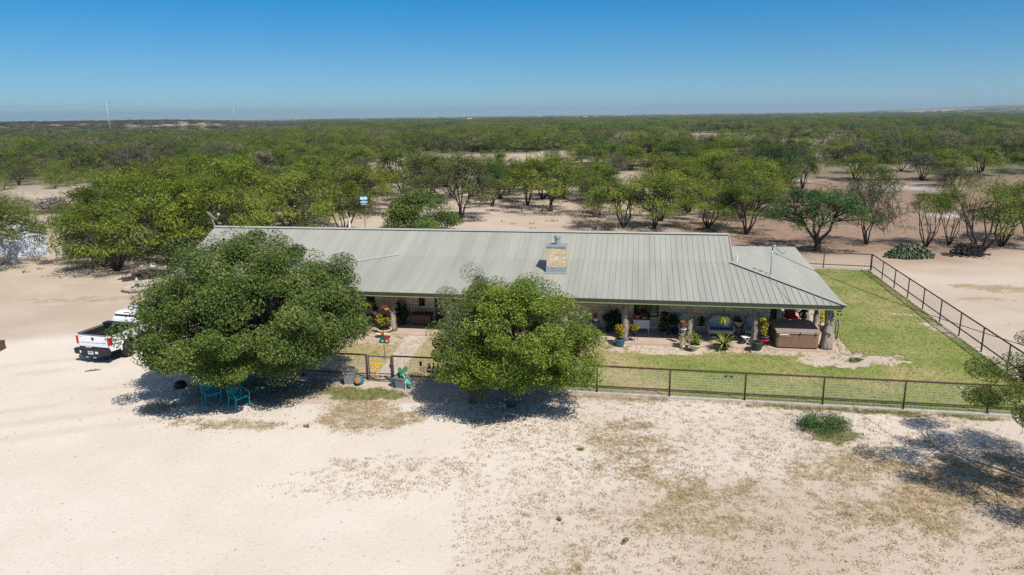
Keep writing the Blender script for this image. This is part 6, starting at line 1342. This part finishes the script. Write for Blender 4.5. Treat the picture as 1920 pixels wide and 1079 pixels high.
# the dense brush: nearest ones as trees, the rest as one mass
g = rs(501); hand = np.array([(t[0], t[1]) for t in HT] + [(-9.6, 73.5), (25.9, 60), (38.8, 58.6)])
def dens(x, y):
    a = x / y; d = np.hypot(x, y); p = np.ones_like(x)
    p = np.where(y < 93, 0, p)
    p = np.where((a < -.24) & (a > -.50) & (y > 74), 1, p)
    clear_r = sstep(.34, .44, a + .05 * (fbm(x, y, 20, 511) - .5)) * (1 - sstep(150, 205, y - 70 * (fbm(x, y, 30, 512) - .5)))
    p = p * (1 - .93 * clear_r)
    clear_l = sstep(-.46, -.54, a) * sstep(66, 74, y) * (1 - sstep(112, 150, y + 40 * (fbm(x, y, 25, 513) - .5)))
    p = p * (1 - .92 * clear_l)
    p = p * (.55 + .45 * sstep(.36, .46, fbm(x, y, 34, 514, 3)))
    # pale clearings far out
    p = p * (1 - sstep(.55, .61, fbm(x, y, 70, 515, 3)) * .93)
    return p
pts = []; d0 = 60; ring = 60.0
cell = {}
def ok_pt(x, y, s):
    for t in pts[-1400:]:
        if abs(t[0] - x) < s and abs(t[1] - y) < s and (t[0] - x) ** 2 + (t[1] - y) ** 2 < s * s: return False
    return True
y = 66.0
while y < 4200:
    s = 5.3 * (1 + max(0, y - 190) / 330); x = -.80 * y - 8
    while x < .80 * y + 8:
        px, py = x + g.uniform(-.42, .42) * s, y + g.uniform(-.45, .45) * s
        if g.uniform() < dens(np.array([px]), np.array([py]))[0] and np.min((hand[:, 0] - px) ** 2 + (hand[:, 1] - py) ** 2) > 15: pts.append((px, py, s / 5.3))
        x += s
    y += s * .9
pts = np.array(pts); order = np.argsort(np.hypot(pts[:, 0], pts[:, 1])); pts = pts[order]
aa = pts[:, 0] / pts[:, 1]; view = np.abs(aa) < .735
near_i = np.where(view)[0][:232]; near_set = set(near_i.tolist())
def palette(x, y, q):
    a = x / y; d = math.hypot(x, y); n = float(fbm(np.array([x]), np.array([y]), 45, 521, 3)[0])
    w = {'green': 4.2, 'bright': 3.2 if -.45 < a < .3 else 1, 'yellow': .45 + (1.0 if n > .55 else 0) + (1.2 if a > .25 and d > 170 else 0), 'olive': 1.3 + (1.5 if a < -.4 else 0), 'grey': .25 + (2.4 if n < .44 else 0) + (2.6 if a > .22 and d < 260 else 0), 'dark': .35 + (1.2 if a < -.4 else 0) + (2.6 if a > .5 and d > 190 else 0)}
    if a < -.28 and y > 560: w = {'grey': 3.6, 'olive': 2.6, 'green': .7}
    k = list(w); v = np.cumsum([w[c] for c in k]); return k[int(np.searchsorted(v, q * v[-1]))]
LABN = {'green': 'mid green', 'bright': 'bright light green', 'yellow': 'yellowish green', 'olive': 'dull olive', 'grey': 'half bare grey brown', 'dark': 'dark green'}
for i in near_i:
    x, y, s = pts[i]; lf = palette(x, y, g.uniform()); a = x / y
    zone = 'left' if a < -.22 else ('right' if a > .22 else 'middle')
    src = KS if lf == 'grey' and g.uniform() < .7 else (KB if (a < -.45 or g.uniform() < .10) else KM)
    me = src[g.randint(len(src))]; sx = g.uniform(.68, 1.25); sz = g.uniform(.62, 1.12) * (1.1 if src is KB else 1); far = 'front rows' if math.hypot(x, y) < 128 else 'deeper rows'
    nm, ct = ('shrub', 'shrub') if src is KB else ('mesquite_tree', 'tree')
    lab = '%s %s in the %s of brush beyond the house, %s side' % (LABN[lf], 'bush' if src is KB else 'mesquite', far, zone)
    if zone == 'middle': lab = '%s %s in the %s of brush beyond the middle roof' % (LABN[lf], 'bush' if src is KB else 'mesquite', far)
    plant(nm, lab, ct, (x, y), g.uniform(0, 6.28), me, sx, sz, LM[lf], group=lab.replace('mesquite', 'mesquites').replace('bush in', 'bushes in'))
# far brush, one mass of instanced tree shapes
far = pts[[i for i in range(len(pts)) if i not in near_set]]
src_col = bpy.data.collections.new('brush_sources')
PAL = ['green', 'bright', 'yellow', 'olive', 'grey', 'dark']; idx = {}
ci = 0
FS = [kind(451, nat=40, nleaf=1500, lsize=.46, twig=40, up=1.1, skirt=.3, zc=1.8), kind(452, nat=40, nleaf=1500, lsize=.46, r=4.4, twig=40, up=1.1, skirt=.3, zc=1.7), kind(453, h=3.4, r=3.0, zc=.6, nat=30, nleaf=1300, lsize=.42, twig=40, up=1.1, skirt=.45)]
for p_ in PAL:
    for k_, me in enumerate(FS):
        for part in (1,):
            dm = bpy.data.meshes.new('brush_shape'); bm = bmesh.new(); bm.from_mesh(me[0]); nf = len(bm.faces); bm.from_mesh(me[1])
            for j, f in enumerate(bm.faces): f.material_index = 0 if j < nf else 1
            bm.to_mesh(dm); bm.free(); dm.materials.append(M['bark']); dm.materials.append(LM[p_])
            ob = bpy.data.objects.new('brush_shape.%03d' % ci, dm); src_col.objects.link(ob); idx[(p_, k_)] = ci; ci += 1
n = len(far); P = np.zeros((n, 3)); P[:, :2] = far[:, :2]; P[:, 2] = height(far[:, 0], far[:, 1])
vi = np.zeros(n, int); sc = np.zeros((n, 3)); rot = np.zeros((n, 3))
for i in range(n):
    x, y, s = far[i]; lf = palette(x, y, g.uniform()); ridge = (x / y < -.28 and y > 560); k_ = 2 if ridge or (g.uniform() < .2) else g.randint(2)
    vi[i] = idx[(lf, k_)]; w_ = min(s, 5) * g.uniform(.65, 1.3); hz = g.uniform(.6, 1.2) * (.75 if ridge else 1) * (1 + .03 * s); sc[i] = (w_, w_, hz); rot[i, 2] = g.uniform(0, 6.28)
me = bpy.data.meshes.new('brush_points'); me.vertices.add(n); me.vertices.foreach_set('co', P.astype(np.float32).ravel())
a_ = me.attributes.new('vi', 'INT', 'POINT'); a_.data.foreach_set('value', vi.astype(np.int32))
a_ = me.attributes.new('sc', 'FLOAT_VECTOR', 'POINT'); a_.data.foreach_set('vector', sc.astype(np.float32).ravel())
a_ = me.attributes.new('rot', 'FLOAT_VECTOR', 'POINT'); a_.data.foreach_set('vector', rot.astype(np.float32).ravel())
BR = bpy.data.objects.new('distant_brush', me); COL.objects.link(BR); tag(BR, 'endless green mesquite brush stretching from beyond the nearer trees to the horizon', 'brush', kind='stuff')
ng = bpy.data.node_groups.new('brush', 'GeometryNodeTree'); ng.interface.new_socket('Geometry', in_out='INPUT', socket_type='NodeSocketGeometry'); ng.interface.new_socket('Geometry', in_out='OUTPUT', socket_type='NodeSocketGeometry')
gi = ng.nodes.new('NodeGroupInput'); go = ng.nodes.new('NodeGroupOutput'); ip = ng.nodes.new('GeometryNodeInstanceOnPoints'); cn = ng.nodes.new('GeometryNodeCollectionInfo')
cn.inputs['Collection'].default_value = src_col; cn.inputs['Separate Children'].default_value = True; cn.inputs['Reset Children'].default_value = True
ip.inputs['Pick Instance'].default_value = True
def na(name, ty): q = ng.nodes.new('GeometryNodeInputNamedAttribute'); q.data_type = ty; q.inputs['Name'].default_value = name; return [o for o in q.outputs if o.enabled][0]
ng.links.new(gi.outputs[0], ip.inputs['Points']); ng.links.new(cn.outputs[0], ip.inputs['Instance'])
ng.links.new(na('vi', 'INT'), ip.inputs['Instance Index']); ng.links.new(na('rot', 'FLOAT_VECTOR'), ip.inputs['Rotation']); ng.links.new(na('sc', 'FLOAT_VECTOR'), ip.inputs['Scale']); ng.links.new(ip.outputs[0], go.inputs[0])
md = BR.modifiers.new('brush', 'NODES'); md.node_group = ng

# low weeds and scrub under the brush and in the clearings
P = scatter(2600, -75, 75, 55, 130, lambda x, y: sstep(.5, .62, fbm(x, y, 6, 531)) * (np.abs(x / y) < .8) * ~((x > -32) & (x < 20) & (y < 58)), 532)
o = blades('scrub_weeds', P, LM['olive'], .22, .05, 14, 533, .35, 0, lean=.9); tag(o, 'low green grey weeds on the bare earth among the mesquites', 'weeds', kind='stuff')

for k, (x, y, q) in enumerate(((2.35, 23.4, .18), (3.0, 17.7, .18), (1.3, 18.9, .13), (-7.9, 25.6, .15))):
    t = thing('weed', 'small green weed growing alone on the pale caliche', 'weed', (x, y, 0), k, 'small green weeds on the caliche'); bush(t, 'foliage', (0, 0, .05), (q, q * .7, .09), 90, .08, LM['lawng'], 600 + k, lumps=4); mb = MB(); mb.tube([(0, 0, -.02), (.01, 0, .08)], .008, 5); mb.build('stem', M['bark'], t)
# air between here and the hills
mb = MB(); mb.b2(-9500, 9500, -80, 11500, -6, 130); m, nt, ns, L = newmat('haze_air'); out = N(nt, 'ShaderNodeOutputMaterial'); pv_ = N(nt, 'ShaderNodeVolumePrincipled', Density=1.3e-4, Anisotropy=.3); pv_.inputs['Color'].default_value = (.72, .90, 1, 1); L.new(pv_.outputs[0], out.inputs['Volume'])
if True:
    hz = mb.build('haze', m); tag(hz, 'thin blue distance haze', 'haze', kind='stuff')
bpy.context.view_layer.update()
